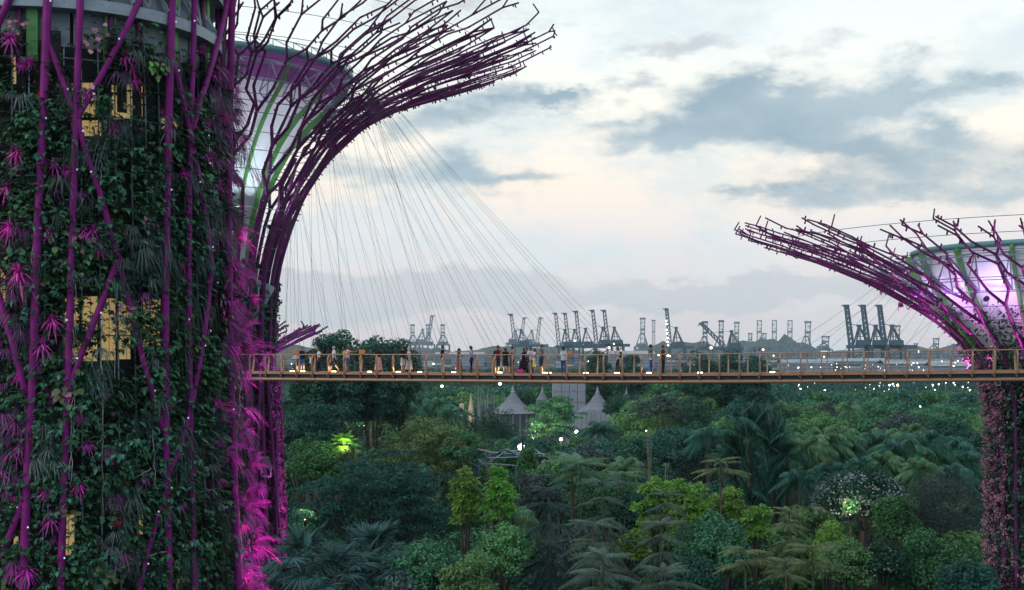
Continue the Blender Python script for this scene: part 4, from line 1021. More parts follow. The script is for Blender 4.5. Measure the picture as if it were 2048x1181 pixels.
def short(label):
    w = label.split(',')[0].split()[:9]
    while w[-1] in ('and', 'with', 'in', 'a', 'an', 'on', 'the', 'dark', 'long', 'pale', 'both', 'knee'): w.pop()
    return ' '.join(w)
def person(label, px, side, face, H=1.70, top=(200, 200, 200), bottom=(40, 45, 60), legs='trousers', sleeve=.45, arms=('down', 'down'), hair='black', hairlen='short', skin=1, stride=0.,
           cap=None, female=False, pack=None, bag=None, shoe=None, phone=False, lean=0., pattern=None, head=0.):
    """face: heading in degrees in plan, 0 = towards picture right, -90 = towards the camera, 90 = away"""
    s = s_at_px(px, side); base = walk(s, side, .004); k = H / 1.70
    root = thing('person', label, 'person', base, R(face), 'people on the aerial walkway'); root.scale = (k, k, k)
    sw = .165 if female else .195; hw = .095
    J = {}
    for sd, w in (('L', 1), ('R', -1)):
        st = stride * w
        J['hip' + sd] = np.array((0, w * hw, .90)); J['an' + sd] = np.array((st * .30 - .02, w * (hw + .01), .085 + (.06 if st < 0 and stride else 0)))
        J['kn' + sd] = (J['hip' + sd] + J['an' + sd]) / 2 + np.array((.035 + (.05 if st < 0 else .02) * abs(stride), 0, .01))
    up = lambda x, z: np.array((x + lean * (z - .9), 0, z))
    for sd, w, am in (('L', 1, arms[0]), ('R', -1, arms[1])):
        J['sh' + sd] = up(0, 1.395) + (0, w * sw, 0); e, f_ = ARMS[am]
        J['el' + sd] = J['sh' + sd] + np.array((e[0], w * e[1], e[2])); J['wr' + sd] = J['el' + sd] + np.array((f_[0], w * f_[1], f_[2]))
    hc = up(.02, 1.575)
    rot = lambda v: hc + np.array((v[0] * math.cos(head) - v[1] * math.sin(head), v[0] * math.sin(head) + v[1] * math.cos(head), v[2]))
    body = MB()
    tz = [.84, .92, 1.02, 1.14, 1.28, 1.38, 1.43]
    tw = np.array([.155, .165, .135, .145, .17, .165, .09] if female else [.145, .155, .145, .155, .185, .185, .10]); td = np.array([.10, .115, .09, .095, .115, .09, .065])
    th = np.arange(16) * 2 * np.pi / 16
    def loft(mb, zz, ww, dd, grow=0.):
        v = np.concatenate([up(0, z) + np.column_stack([(d + grow) * np.cos(th), (w + grow) * np.sin(th), np.zeros(16)]) for z, w, d in zip(zz, ww, dd)])
        n = len(zz); i = np.arange(n - 1)[:, None] * 16; j = np.arange(16)[None]; q = (j + 1) % 16
        mb.add(v, np.stack([i + j, i + q, i + 16 + q, i + 16 + j], -1).reshape(-1, 4))
        mb.also([(0, b + 1, b) for b in range(1, 15)] + [((n - 1) * 16, (n - 1) * 16 + b, (n - 1) * 16 + b + 1) for b in range(1, 15)])
    loft(body, tz, tw, td)
    seg(body, up(0, 1.40), up(.01, 1.50), .058, .052)
    body.ball(hc + (0, 0, .02), (.098, .076, .108)); body.ball(hc + (.02, 0, -.055), (.066, .056, .058))       # skull, jaw
    body.ball(rot((.098, 0, -.01)), (.020, .014, .022)); body.ball(rot((.086, 0, -.058)), (.014, .026, .010))      # nose, mouth
    for w in (-1, 1): body.ball(rot((-.005, w * .080, -.005)), (.022, .012, .032))                                # ears
    for sd, w in (('L', 1), ('R', -1)):
        seg(body, J['hip' + sd], J['kn' + sd], .083, .056); seg(body, J['kn' + sd], J['an' + sd], .056, .037, 1.18)
        a = J['an' + sd]; seg(body, a + (-.03, 0, -.045), a + (.14, w * .02, -.06), .036, .024)
        seg(body, J['sh' + sd] - (0, w * .02, .005), J['el' + sd], .052, .039); seg(body, J['el' + sd], J['wr' + sd], .039, .026)
        wr = J['wr' + sd]; d = unit(wr - J['el' + sd]); sx = unit(np.cross(d, (0, w, .3))); pl = wr + d * .055
        body.ball(wr + d * .05, (.036, .036, .036), 8, 6)
        nrm = np.cross(d, sx)
        for i, o_ in enumerate((-.027, -.009, .009, .027)):          # four fingers, slightly curled, and a thumb
            L_ = (.062, .072, .068, .052)[i]; b0 = pl + sx * o_; b1 = b0 + d * L_ * .6 + nrm * .008; b2 = b1 + d * L_ * .45 + nrm * .022
            body.tube([b0, b1, b2], [.0095, .009, .007], 6)
        t0 = wr + d * .03 - sx * .03; body.tube([t0, t0 - sx * .022 + d * .025, t0 - sx * .026 + d * .055], [.011, .010, .008], 6)
    remeshed(body, 'body', .0125, SKIN[skin], root, 2)
    mb = MB()
    for w in (-1, 1): mb.ball(rot((.088, w * .031, .012)), (.009, .012, .007), 6, 4)
    build(mb, 'eyes', EYE, root)
    # clothes follow the body
    mb = MB(); loft(mb, tz if legs != 'dress' else tz[1:], tw if legs != 'dress' else tw[1:], td if legs != 'dress' else td[1:], .022)
    for sd, w in (('L', 1), ('R', -1)):
        e = J['sh' + sd] * (1 - min(sleeve, 1)) + J['el' + sd] * min(sleeve, 1); seg(mb, J['sh' + sd] - (0, w * .02, .005), e, .066, .060 if sleeve < .9 else .052)
        if sleeve > 1: seg(mb, J['el' + sd], J['el' + sd] * (2 - sleeve) + J['wr' + sd] * (sleeve - 1), .052, .042)
    tm = cloth(top)
    if pattern:
        key = top + pattern[0] + (pattern[1],)
        if key not in CLOTH:
            m = mat('cloth_patterned', lin(top), .85, spec=.15); nt = m.node_tree; b = nt.nodes['Principled BSDF']
            tc = nt.nodes.new('ShaderNodeTexCoord'); wv = nt.nodes.new('ShaderNodeTexWave' if pattern[1] == 'stripe' else 'ShaderNodeTexVoronoi')
            if pattern[1] == 'stripe': wv.bands_direction = 'Z'; wv.inputs['Scale'].default_value = 5
            else: wv.inputs['Scale'].default_value = 11
            nt.links.new(tc.outputs['Object'], wv.inputs['Vector']); gt = nt.nodes.new('ShaderNodeMath'); gt.operation = 'GREATER_THAN'; gt.inputs[1].default_value = .5 if pattern[1] == 'stripe' else .42
            nt.links.new(wv.outputs[0], gt.inputs[0]); mx = nt.nodes.new('ShaderNodeMix'); mx.data_type = 'RGBA'; mx.inputs[6].default_value = lin(top) + (1,); mx.inputs[7].default_value = lin(pattern[0]) + (1,)
            nt.links.new(gt.outputs[0], mx.inputs[0]); nt.links.new(mx.outputs[2], b.inputs['Base Color']); CLOTH[key] = m
        tm = CLOTH[key]
    remeshed(mb, 'shirt' if legs != 'dress' else 'bodice', .018, tm, root, 2)
    bm_ = cloth(bottom)
    if legs in ('trousers', 'shorts', 'tight'):
        mb = MB(); loft(mb, [.80, .90, .97, 1.02], [.15, .172, .165, .15], [.10, .125, .115, .10], .006)
        for sd in 'LR':
            g = .006 if legs == 'tight' else .022
            seg(mb, J['hip' + sd], J['kn' + sd], .088 + g * .5, .058 + g + (.018 if legs == 'shorts' else 0))
            if legs != 'shorts': seg(mb, J['kn' + sd], J['an' + sd] + (0, 0, .0), .058 + g, .042 + g)
        remeshed(mb, legs if legs != 'tight' else 'leggings', .018, bm_, root, 2)
    else:
        zb = .46 if legs == 'skirt' else .16 if legs == 'longskirt' else .50 if legs == 'shortdress' else .22
        zz = np.linspace(1.04, zb, 9); t = np.linspace(0, 1, 9); fl = .09 if legs in ('skirt', 'shortdress') else .13
        mb = MB(); thk = np.arange(28) * 2 * np.pi / 28
        for g in (0, -.012):
            v = np.concatenate([up(stride * .03 * q, z) + np.column_stack([(.125 + fl * q + g + .012 * q * np.sin(7 * thk)) * np.cos(thk), (.165 + fl * .8 * q + g + .012 * q * np.sin(7 * thk)) * np.sin(thk), np.zeros(28)]) for z, q in zip(zz, t)])
            i = np.arange(8)[:, None] * 28; j = np.arange(28)[None]; q = (j + 1) % 28; mb.add(v, np.stack([i + j, i + q, i + 28 + q, i + 28 + j], -1).reshape(-1, 4))
        build(mb, 'skirt', bm_, root)
    for sd, w in (('L', 1), ('R', -1)):
        mb = MB(); a = J['an' + sd]; seg(mb, a + (-.035, 0, -.045), a + (.145, w * .02, -.058), .043, .031); build(mb, 'shoe', shoe or SHOE, root)
    # hair
    mb = MB(); mb.ball(hc + (-.018, 0, .035), (.104, .088, .108), 14, 9)
    if hairlen == 'long':
        for z, w, d in ((-.06, .085, .05), (-.16, .085, .045), (-.27, .075, .04), (-.36, .055, .03)): mb.ball(hc + (-.085 - .0 * z, 0, z), (d, w, .075), 10, 6)
    elif hairlen == 'bob':
        mb.ball(hc + (-.05, 0, -.04), (.075, .095, .09), 12, 7)
    elif hairlen == 'curly':
        rg = np.random.default_rng(int(px))
        for q in ball_dirs(26, rg, -.2): mb.ball(hc + (-.035, 0, .05) + q * (.09, .095, .10), .042, 7, 5)
    elif hairlen == 'tail':
        mb.ball(hc + (-.12, 0, .0), (.035, .035, .04), 8, 5); mb.ball(hc + (-.125, 0, -.10), (.03, .035, .09), 8, 6)
    # keep the face clear: trim hair that would cover it
    v = np.concatenate(mb.v); r_ = v - hc; front = (r_[:, 0] > .035) & (r_[:, 2] < .062); v[front, 0] = hc[0] + .035; mb.v = [v]
    build(mb, 'hair', HAIR[hair], root)
    if cap:
        mb = MB(); mb.lathe([(.001, .128), (.05, .118), (.09, .085), (.106, .04)], hc + (-.008, 0, .012), 16); mb.ball(hc + (.12, 0, .055), (.075, .075, .010), 12, 4); build(mb, 'cap', cloth(cap), root)
    if pack:
        t = tag(build(MB().ball(up(-.20, 1.20), (.10, .145, .20), 14, 9).ball(up(-.26, 1.12), (.06, .11, .11), 10, 6), 'backpack', cloth(pack)), 'backpack worn by the ' + short(label), 'backpack')
        t.location = base; t.rotation_euler = (0, 0, R(face)); t.scale = (k,) * 3
        mb = MB()
        for w in (-1, 1): mb.tube([up(-.14, 1.33) + (0, w * .11, 0), up(-.04, 1.455) + (0, w * .12, 0), up(.12, 1.38) + (0, w * .12, 0), up(.13, 1.22) + (0, w * .13, 0), up(-.10, 1.08) + (0, w * .15, 0)], .014, 6)
        build(mb, 'strap', cloth(pack), t)
    if bag:
        c, sd = bag; y = .20 * sd
        t = tag(build(MB().box(np.array((-.02, y * 1.15, .90)), (.24, .08, .22)).box(np.array((-.02, y * 1.15, 1.02)), (.20, .06, .03)), 'shoulder_bag', cloth(c), None, False), 'shoulder bag carried by the ' + short(label), 'bag')
        t.location = base; t.rotation_euler = (0, 0, R(face)); t.scale = (k,) * 3
        mb = MB(); mb.tube([(.06, y * 1.15, 1.0), (.08, y * .6, 1.30), (0, -y * .3, 1.45), (-.09, y * .6, 1.30), (-.10, y * 1.15, 1.0)], .010, 5); build(mb, 'strap', cloth(c), t)
    if phone:
        w = J['wrR'] + unit(J['wrR'] - J['elR']) * .09 + (.015, .02, .03)
        mb = MB(); mb.box(w, (.012, .075, .15)); t = tag(build(mb, 'phone', MT['dark'], None, False), 'phone held up by the ' + short(label), 'phone')
        t.location = base; t.rotation_euler = (0, 0, R(face)); t.scale = (k,) * 3
    return root

def people():
    N_, W_ = -.45, .45
    person('person in navy top and denim shorts hand at face, beside left orange box', 605, N_, -60, 1.66, (24, 34, 74), (58, 88, 140), 'shorts', .4, ('face', 'down'), 'black', 'tail', 1, female=True)
    person('small child in white top and dark trousers with both arms up, between two women', 622, N_, -150, 1.12, (205, 200, 205), (44, 44, 60), 'trousers', .4, ('up', 'up'), 'brown', 'short', 1)
    person('person in white blouse and wide navy trousers facing left, behind the child', 638, N_, 190, 1.60, (206, 206, 216), (26, 32, 62), 'trousers', 1.4, ('down', 'down'), 'black', 'bob', 1, .3, female=True, bag=((120, 30, 50), 1))
    person('grey haired person in white shirt and dark knee length shorts walking left', 668, N_, 185, 1.70, (208, 204, 210), (38, 42, 62), 'shorts', .6, ('down', 'fold'), 'grey', 'short', 0, .9, bag=((190, 170, 180), -1))
    person('person in pink shirt and cap stretching both arms out to the right', 695, N_, 0, 1.72, (206, 120, 140), (60, 86, 130), 'shorts', .5, ('reach', 'reach'), 'black', 'short', 1, 0, cap=(110, 60, 66), pack=(196, 166, 70), pattern=((225, 190, 195), 'dots'))
    person('person with long black hair seen from behind in black top and long pink skirt', 757, N_, 85, 1.64, (26, 26, 32), (190, 142, 140), 'longskirt', .5, ('fold', 'fold'), 'black', 'long', 1, female=True)
    person('person in black t-shirt and pale shorts looking left, next to a grey haired woman', 806, .1, 150, 1.70, (26, 27, 34), (150, 160, 172), 'shorts', .45, ('fold', 'down'), 'black', 'short', 1)
    person('grey haired person in long pale blue dress beside someone in black', 818, -.55, 175, 1.64, (166, 172, 190), (150, 156, 180), 'dress', .6, ('down', 'fold'), 'grey', 'bob', 0, female=True, bag=((30, 28, 30), 1))
    person('person in dark t-shirt and pale trousers holding a phone up to the right', 885, N_, 10, 1.74, (30, 38, 56), (165, 150, 152), 'trousers', .45, ('phone', 'phone'), 'black', 'short', 1, phone=True)
    person('person in long maroon and tan wrap dress facing right, standing alone', 918, N_, 5, 1.56, (98, 50, 58), (120, 78, 78), 'dress', .5, ('down', 'fold'), 'black', 'tail', 2, female=True, bag=((40, 24, 30), 1))
    person('person with dark curly hair in pale patterned blouse and black leggings', 942, N_, 20, 1.66, (188, 186, 204), (18, 20, 32), 'tight', 1.3, ('fold', 'down'), 'black', 'curly', 1, .15, female=True, bag=((40, 52, 90), -1), pattern=((110, 116, 150), 'dots'))
    person('person in dark red shirt and black shorts raising a camera, left of the busy group', 996, N_, 10, 1.74, (112, 30, 44), (26, 28, 36), 'shorts', .5, ('camera', 'camera'), 'brown', 'short', 1, phone=True, pack=(34, 46, 76))
    person('person with long black hair and short black dress seen from behind', 1011, -.3, 100, 1.58, (22, 22, 28), (28, 28, 36), 'shortdress', .3, ('fold', 'fold'), 'black', 'long', 1, female=True)
    person('person in red and white striped top standing right of the black dress', 1024, .25, 160, 1.68, (140, 46, 56), (70, 60, 70), 'shorts', .5, ('fold', 'rail'), 'brown', 'short', 1, pattern=((205, 180, 180), 'stripe'))
    person('person in navy top and long black skirt leaning toward a companion above the pink bag', 1046, -.35, 15, 1.58, (28, 38, 80), (22, 22, 30), 'dress', .5, ('rail', 'fold'), 'brown', 'bob', 1, female=True, lean=.12)
    person('dark clothed person half hidden behind the one in the navy top', 1053, .45, 200, 1.62, (36, 40, 54), (30, 32, 42), 'trousers', .6, ('down', 'fold'), 'black', 'short', 1)
    person('person in white shirt and blue jeans behind the girl in yellow shorts', 1062, .35, -70, 1.66, (190, 194, 206), (52, 78, 120), 'trousers', .6, ('fold', 'down'), 'black', 'short', 2, pack=(150, 160, 180))
    person('person in white top and pale yellow shorts in the middle of the busy group', 1069, -.3, 195, 1.56, (200, 204, 214), (214, 190, 122), 'shorts', .4, ('fold', 'down'), 'black', 'tail', 1, female=True)
    person('tall person in navy striped polo and dark shorts at the right of the busy group', 1083, N_, 190, 1.80, (34, 42, 70), (38, 44, 62), 'shorts', .5, ('face', 'fold'), 'brown', 'short', 1, pattern=((110, 120, 146), 'stripe'))
    person('person with a dark bun in pale blue shirt and blue jeans, seen from behind', 1127, N_, 70, 1.62, (170, 186, 204), (38, 72, 116), 'trousers', .8, ('fold', 'fold'), 'black', 'curly', 1, female=True)
    person('person with black backpack and black trousers walking left, bent over a phone', 1236, N_, 180, 1.62, (176, 182, 196), (24, 26, 32), 'tight', .6, ('phone', 'phone'), 'black', 'short', 1, .55, pack=(24, 25, 30), lean=.04)
    person('person in grey t-shirt, blue jeans and black cap facing right', 1301, N_, 5, 1.74, (74, 82, 90), (42, 82, 150), 'trousers', .45, ('down', 'down'), 'black', 'short', 1, .25, cap=(26, 26, 30), bag=((190, 190, 190), -1))
    person('person in dark red top and black trousers, rightmost on the walkway', 1326, N_, 0, 1.70, (84, 34, 46), (24, 24, 30), 'trousers', .45, ('fold', 'rail'), 'black', 'short', 1, bag=((90, 60, 60), -1))
    # pink bag set down on the deck
    s = s_at_px(1041, -.5); p = walk(s, -.55, .005); t = thing('holdall_bag', 'bright pink bag slumped on the walkway deck beside the woman in navy', 'bag', p, walk_dir(s))
    mb = MB(); mb.ball((0, 0, .13), (.24, .13, .13), 14, 8); mb.ball((.10, 0, .22), (.12, .09, .10), 12, 7); v = mb.v[0]; v[:, 2] = np.maximum(v[:, 2], 0); build(mb, 'sack', cloth((226, 60, 140)), t)
    mb = MB(); mb.tube([(.0, .03, .25), (.10, .05, .38), (.20, .03, .24)], .014, 6); build(mb, 'handle', cloth((190, 40, 110)), t)
people()

# ================================================================== PORT ON THE HORIZON
def ang_pt(x, y, Y): return np.array(P(x, y, Y))
def quay_crane(label, x_top, y_top, x_hinge, Y, flip=1, span=62, material='crane', ygird=692, lights=False, wide=1.0):
    """ship-to-shore crane seen side on: portal legs, trolley girder, raised boom, A-frame, stays, machinery house"""
    m = MT[material]; hx, hz = P(x_hinge, ygird, Y).x, P(x_hinge, ygird, Y).z; tx, tz = P(x_top, y_top, Y).x, P(x_top, y_top, Y).z
    t = thing('quay_crane', label, 'crane', (hx, Y, 0), 0, 'cranes on the quay'); f = flip; w = 9 * wide
    pt = lambda dx, dy, z: np.array((dx, dy, z))
    for dx in (2, 26):
        for dy in (-w, w):
            mb = MB(); mb.beam(pt(f * dx, dy, 0), pt(f * dx, dy, hz), 2.2, 2.2); build(mb, 'leg', m, t, False)
    mb = MB()
    for dy in (-w, w): mb.beam(pt(f * 2, dy, hz * .33), pt(f * 26, dy, hz * .33), 1.6, 2.4); mb.beam(pt(f * 2, dy, hz * .36), pt(f * 26, dy, hz * .92), 1.0)
    for dx in (2, 26): mb.beam(pt(f * dx, -w, hz * .33), pt(f * dx, w, hz * .33), 1.6, 2.4); mb.beam(pt(f * dx, -w, hz * .95), pt(f * dx, w, hz * .95), 1.6, 2.0)
    build(mb, 'portal_beam', m, t, False)
    mb = MB()
    for dy in (-3.4, 3.4): mb.beam(pt(-f * 3, dy, hz), pt(f * span, dy, hz), 1.5, 4.6)
    for q in np.arange(0, span, 9): mb.beam(pt(f * q, -3.4, hz), pt(f * q, 3.4, hz), 1.0)
    build(mb, 'girder', m, t, False)
    mb = MB(); mb.box((f * 17, 0, hz + 5.0), (16, 10, 6)); mb.box((f * 17, 0, hz + 8.2), (13, 8, .6)); build(mb, 'machinery_house', m, t, False)
    bx, bz = tx - hx, tz - hz; L_ = math.hypot(bx, bz); d = np.array((bx, 0, bz)) / L_; nrm = np.array((d[2], 0, -d[0])) * f
    mb = MB()
    for dy in (-2.6, 2.6):
        mb.beam(pt(0, dy, hz) + nrm * 0, pt(bx, dy, tz), 1.2, 1.6, (0, 1, 0)); mb.beam(pt(0, dy, hz) + nrm * 5.2, pt(bx, dy, tz) + nrm * 3.6, 1.2, 1.4, (0, 1, 0))
        k = int(L_ / 6)
        for i in range(k): mb.beam(pt(0, dy, hz) + d * L_ * i / k, pt(0, dy, hz) + d * L_ * (i + 1) / k + nrm * (5.2 - 1.6 * (i + 1) / k), .9)
    for i in range(int(L_ / 5)): mb.beam(pt(0, -2.6, hz) + d * i * 5 + nrm * 2, pt(0, 2.6, hz) + d * i * 5 + nrm * 2, .8)
    mb.box(np.array((bx, 0, tz)) + nrm * 1.5 - d * 1.0, (5.5, 8, 3.2)); mb.beam(np.array((bx, 0, tz)), np.array((bx, 0, tz)) - nrm * 4.5, 2.2, 1.4)
    build(mb, 'boom', m, t, False)
    ah = min(L_ * .5, 34); ap = np.array((f * 12, 0, hz + ah))
    mb = MB()
    for dy in (-1, 1): mb.beam(pt(f * 6, dy * 6, hz), ap + (0, dy * 2, 0), 1.5); mb.beam(pt(f * 26, dy * 6, hz), ap + (0, dy * 2, 0), 1.1); mb.beam(pt(f * 9, dy * 4, hz + ah * .5), pt(f * 19, dy * 4, hz + ah * .5), .8)
    mb.box(ap, (4.6, 6, 3.4)); build(mb, 'apex_frame', m, t, False)
    mb = MB()
    for dy in (-2, 2): mb.beam(ap + (0, dy, 0), pt(f * span * .55, dy, hz + 2), .7); mb.beam(ap + (0, dy, 0), pt(f * span * .34, dy, hz + 2), .7); mb.beam(ap + (0, dy, 0), np.array((bx, dy, tz)) * .55 + np.array((0, 0, hz)) * .45 + nrm * 4, .5)
    build(mb, 'stay', m, t, False)
    if lights:
        me = MB().ball((0, 0, 0), 1.35, 8, 6).mesh('boom_lamp', MT['coollamp'])
        for q in (.05, .14, .24, .36, .45, .60, .68): link('boom_lamp', me, t, np.array((0, -3.4, hz)) + d * L_ * q - nrm * .9)
    return t
def ladder_crane(label, x, y_top, Y, w=5.5, material='crane_pale', head=1.0, aframe=True, ybase=700):
    """crane seen end on: boom as a tall ladder over a portal"""
    m = MT[material]; b = P(x, 0, Y); top = P(x, y_top, Y).z; base = P(x, ybase, Y).z
    t = thing('quay_crane', label, 'crane', (b.x, Y, 0), 0, 'cranes on the quay')
    for dx in (-12, 12):
        for dy in (-9, 12): mb = MB(); mb.beam((dx, dy, 0), (dx, dy, base), 2.2); build(mb, 'leg', m, t, False)
    mb = MB()
    for dy in (-9, 12): mb.beam((-12, dy, base), (12, dy, base), 2.0, 3.0); mb.beam((-12, dy, base * .4), (12, dy, base * .4), 1.6, 2.4)
    mb.box((0, 4, base + 3), (16, 14, 6)); build(mb, 'portal_beam', m, t, False)
    mb = MB()
    for s in (-1, 1): mb.beam((s * w / 2, -10, base), (s * w / 2, -13, top), 1.3, 1.8)
    n = max(3, int((top - base) / 7))
    for i in range(1, n + 1): z = base + (top - base) * i / n; mb.beam((-w / 2, -12, z), (w / 2, -12, z), .9, 1.0)
    for i in range(n): z0 = base + (top - base) * i / n; z1 = base + (top - base) * (i + 1) / n; mb.beam((-w / 2 * (-1) ** i, -11.5, z0), (w / 2 * (-1) ** i, -11.5, z1), .6)
    mb.box((0, -12.5, top), (w + 3 * head, 4, 3.2 * head)); mb.box((0, -11, base + (top - base) * .62), (w + 1.5, 3, 3)); build(mb, 'boom', m, t, False)
    if aframe:
        mb = MB(); ah = base + (top - base) * .48
        for s in (-1, 1): mb.beam((s * 11, 0, base), (s * 3, -2, ah), 1.3); mb.beam((s * 10, 12, base), (s * 3, -2, ah), 1.0)
        mb.beam((-3, -2, ah), (3, -2, ah), 2.4); build(mb, 'apex_frame', m, t, False)
    return t
def port():
    O = ('leftmost', 'second from left', 'third from left')
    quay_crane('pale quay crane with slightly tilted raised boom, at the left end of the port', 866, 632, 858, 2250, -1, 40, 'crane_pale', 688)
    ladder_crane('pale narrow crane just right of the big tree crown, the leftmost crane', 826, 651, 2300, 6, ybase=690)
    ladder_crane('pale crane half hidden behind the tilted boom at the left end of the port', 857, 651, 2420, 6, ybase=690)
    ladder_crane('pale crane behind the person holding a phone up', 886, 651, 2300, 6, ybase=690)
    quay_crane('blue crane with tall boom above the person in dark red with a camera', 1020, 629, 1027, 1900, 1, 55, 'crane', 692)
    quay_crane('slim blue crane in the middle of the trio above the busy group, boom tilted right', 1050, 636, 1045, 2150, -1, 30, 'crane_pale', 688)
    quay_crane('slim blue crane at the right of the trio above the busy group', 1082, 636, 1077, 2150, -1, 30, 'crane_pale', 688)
    quay_crane('blue crane with raised boom, first of three close together right of the busy group', 1109, 627, 1115, 1950, 1, 44, 'crane', 694)
    quay_crane('blue crane with raised boom, middle of the three right of the busy group', 1128, 627, 1134, 1950, 1, 44, 'crane', 694)
    quay_crane('blue crane with raised boom, last of the three right of the busy group', 1150, 623, 1156, 1900, 1, 44, 'crane', 694)
    quay_crane('blue crane with hooked boom tip, left of the pair above the black backpack', 1183, 621, 1190, 1850, 1, 44, 'crane', 691)
    quay_crane('blue crane with hooked boom tip, right of the pair above the black backpack', 1206, 621, 1213, 1850, 1, 36, 'crane', 691)
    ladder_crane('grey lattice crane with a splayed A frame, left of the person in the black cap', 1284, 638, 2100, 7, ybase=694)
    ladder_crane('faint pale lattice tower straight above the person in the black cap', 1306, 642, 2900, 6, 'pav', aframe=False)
    quay_crane('crane whose raised boom carries a string of white lights', 1331, 618, 1337, 1900, 1, 40, 'crane', 695, lights=True)
    quay_crane('crane with its heavy boom lowered to a slant pointing up left', 1400, 648, 1447, 1800, 1, 30, 'crane', 697)
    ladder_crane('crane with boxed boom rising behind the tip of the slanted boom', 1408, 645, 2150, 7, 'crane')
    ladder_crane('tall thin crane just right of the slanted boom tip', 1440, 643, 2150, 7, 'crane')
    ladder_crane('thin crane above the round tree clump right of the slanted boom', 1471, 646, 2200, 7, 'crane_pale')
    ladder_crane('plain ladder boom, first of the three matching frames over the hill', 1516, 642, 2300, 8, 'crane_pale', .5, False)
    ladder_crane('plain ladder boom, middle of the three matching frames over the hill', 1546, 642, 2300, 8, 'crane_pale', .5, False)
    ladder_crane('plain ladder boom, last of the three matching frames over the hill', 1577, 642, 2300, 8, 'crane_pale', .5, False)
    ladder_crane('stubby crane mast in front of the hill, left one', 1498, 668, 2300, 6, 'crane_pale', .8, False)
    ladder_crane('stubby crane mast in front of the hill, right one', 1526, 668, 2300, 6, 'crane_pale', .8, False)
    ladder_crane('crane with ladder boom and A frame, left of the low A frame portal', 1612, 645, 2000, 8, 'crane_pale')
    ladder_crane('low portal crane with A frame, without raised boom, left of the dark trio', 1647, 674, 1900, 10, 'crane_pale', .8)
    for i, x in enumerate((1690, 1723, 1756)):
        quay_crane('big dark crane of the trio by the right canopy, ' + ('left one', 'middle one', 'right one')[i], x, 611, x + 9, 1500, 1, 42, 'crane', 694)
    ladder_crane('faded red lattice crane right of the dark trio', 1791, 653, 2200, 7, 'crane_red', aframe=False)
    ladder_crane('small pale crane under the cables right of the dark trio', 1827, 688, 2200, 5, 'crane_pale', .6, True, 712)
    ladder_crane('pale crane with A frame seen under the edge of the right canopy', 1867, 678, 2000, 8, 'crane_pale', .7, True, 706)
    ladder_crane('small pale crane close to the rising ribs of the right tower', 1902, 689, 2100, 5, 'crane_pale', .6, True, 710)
    rng = np.random.default_rng(12)
    # stacked containers and sheds
    cm = [mat('container_paint_%s' % n, c, .7) for n, c in (('blue', (.06, .12, .18)), ('grey', (.2, .22, .24)), ('rust', (.17, .09, .07)), ('green', (.06, .13, .11)), ('white', (.40, .42, .43)))]
    ms = [MB().box((0, 0, 1.3), (12.2, 2.6, 2.6)).mesh('container', m, False) for m in cm]
    for k, (x, Y) in enumerate([(x, rng.uniform(1250, 1650)) for x in np.linspace(1565, 1960, 12)] + [(x, rng.uniform(1500, 1800)) for x in np.linspace(565, 1540, 14)]):
        t = thing('container_stack', 'hazy container stack on the quay ' + ('at the left end' if x < 1000 else 'behind the middle rail' if x < 1540 else 'below the dark crane trio'), 'container stack', (P(x, 0, Y).x, Y, 0), 0, 'container stacks on the quay')
        for i in range(4):
            for l in range(rng.integers(2, 5)): link('container', ms[rng.integers(5)], t, (i * 13 - 19, rng.uniform(-.2, .2), l * 2.62))
    for k, (x, Y, w, h, lb) in enumerate(((640, 1400, 60, 13, 'low pale shed by the left lights'), (920, 1750, 70, 16, 'long shed behind the person holding a phone'), (1262, 1600, 60, 18, 'pale shed with lit front right of the crane pair'), (1610, 1300, 55, 9, 'lit shed behind the rail below the ladder cranes'), (1700, 1350, 75, 10, 'long shed below the dark trio of cranes'), (1830, 1250, 70, 9, 'shed right of the dark trio'), (1910, 1150, 50, 8, 'low shed close to the right tower'))):
        t = thing('port_shed', lb + ', at the port', 'building', (P(x, 0, Y).x, Y, 0))
        mb = MB(); mb.box((0, 0, h / 2), (w, 24, h)); build(mb, 'wall', MT['shed'], t, False)
        mb = MB(); mb.add([(-w / 2 - 1, -13, h), (w / 2 + 1, -13, h), (w / 2 + 1, 0, h + 4), (-w / 2 - 1, 0, h + 4), (w / 2 + 1, 13, h), (-w / 2 - 1, 13, h)], [(0, 1, 2, 3), (3, 2, 4, 5)]); build(mb, 'roof', MT['steelgrey'], t, False)
        for q in np.linspace(-w / 2 + 5, w / 2 - 5, 6): mb = MB(); mb.box((q, -12.2, h * .45), (4, .3, h * .5)); build(mb, 'door', MT['crane_pale'], t, False)
    # port lamps: slim masts with bright heads
    mm = {}
    def lamp(x, y, Y, big, warm):
        z = P(x, y, Y).z
        t = thing('lamp_mast', ('bright white' if not warm else 'warm white') + ' port lamp ' + ('in the cluster under the walkway at the right' if y > 755 else 'behind the rail at the right' if x > 1540 else 'behind the middle of the rail' if x > 900 else 'behind the rail at the left'), 'lamp', (P(x, y, Y).x, Y, 0), 0, 'lamps of the port')
        key = (big, warm)
        if key not in mm: mm[key] = MB().ball((0, 0, 0), big, 8, 6).mesh('lamp_head', MT['warmlamp2' if warm else 'coollamp'])
        link('lamp_head', mm[key], t, (0, -.3, z)); link('mast', mm['mast'], t, None, None, (1, 1, max(z, 1)))
    mm['mast'] = MB().beam((0, 0, 0), (0, 0, 1), .25).mesh('mast', MT['steelgrey'], False)
    for i in range(78):
        c = rng.choice(6, p=(.12, .18, .15, .2, .2, .15)); x = rng.normal((1600, 1715, 1760, 1820, 1885, 1930)[c], (25, 18, 14, 26, 16, 12)[c]); y = rng.normal(778, 9)
        if x > 1950: continue
        lamp(x, max(766, min(800, y)), rng.uniform(560, 760), (.17, .26, .36, .52)[rng.choice(4, p=(.45, .3, .15, .1))], rng.random() < .35)
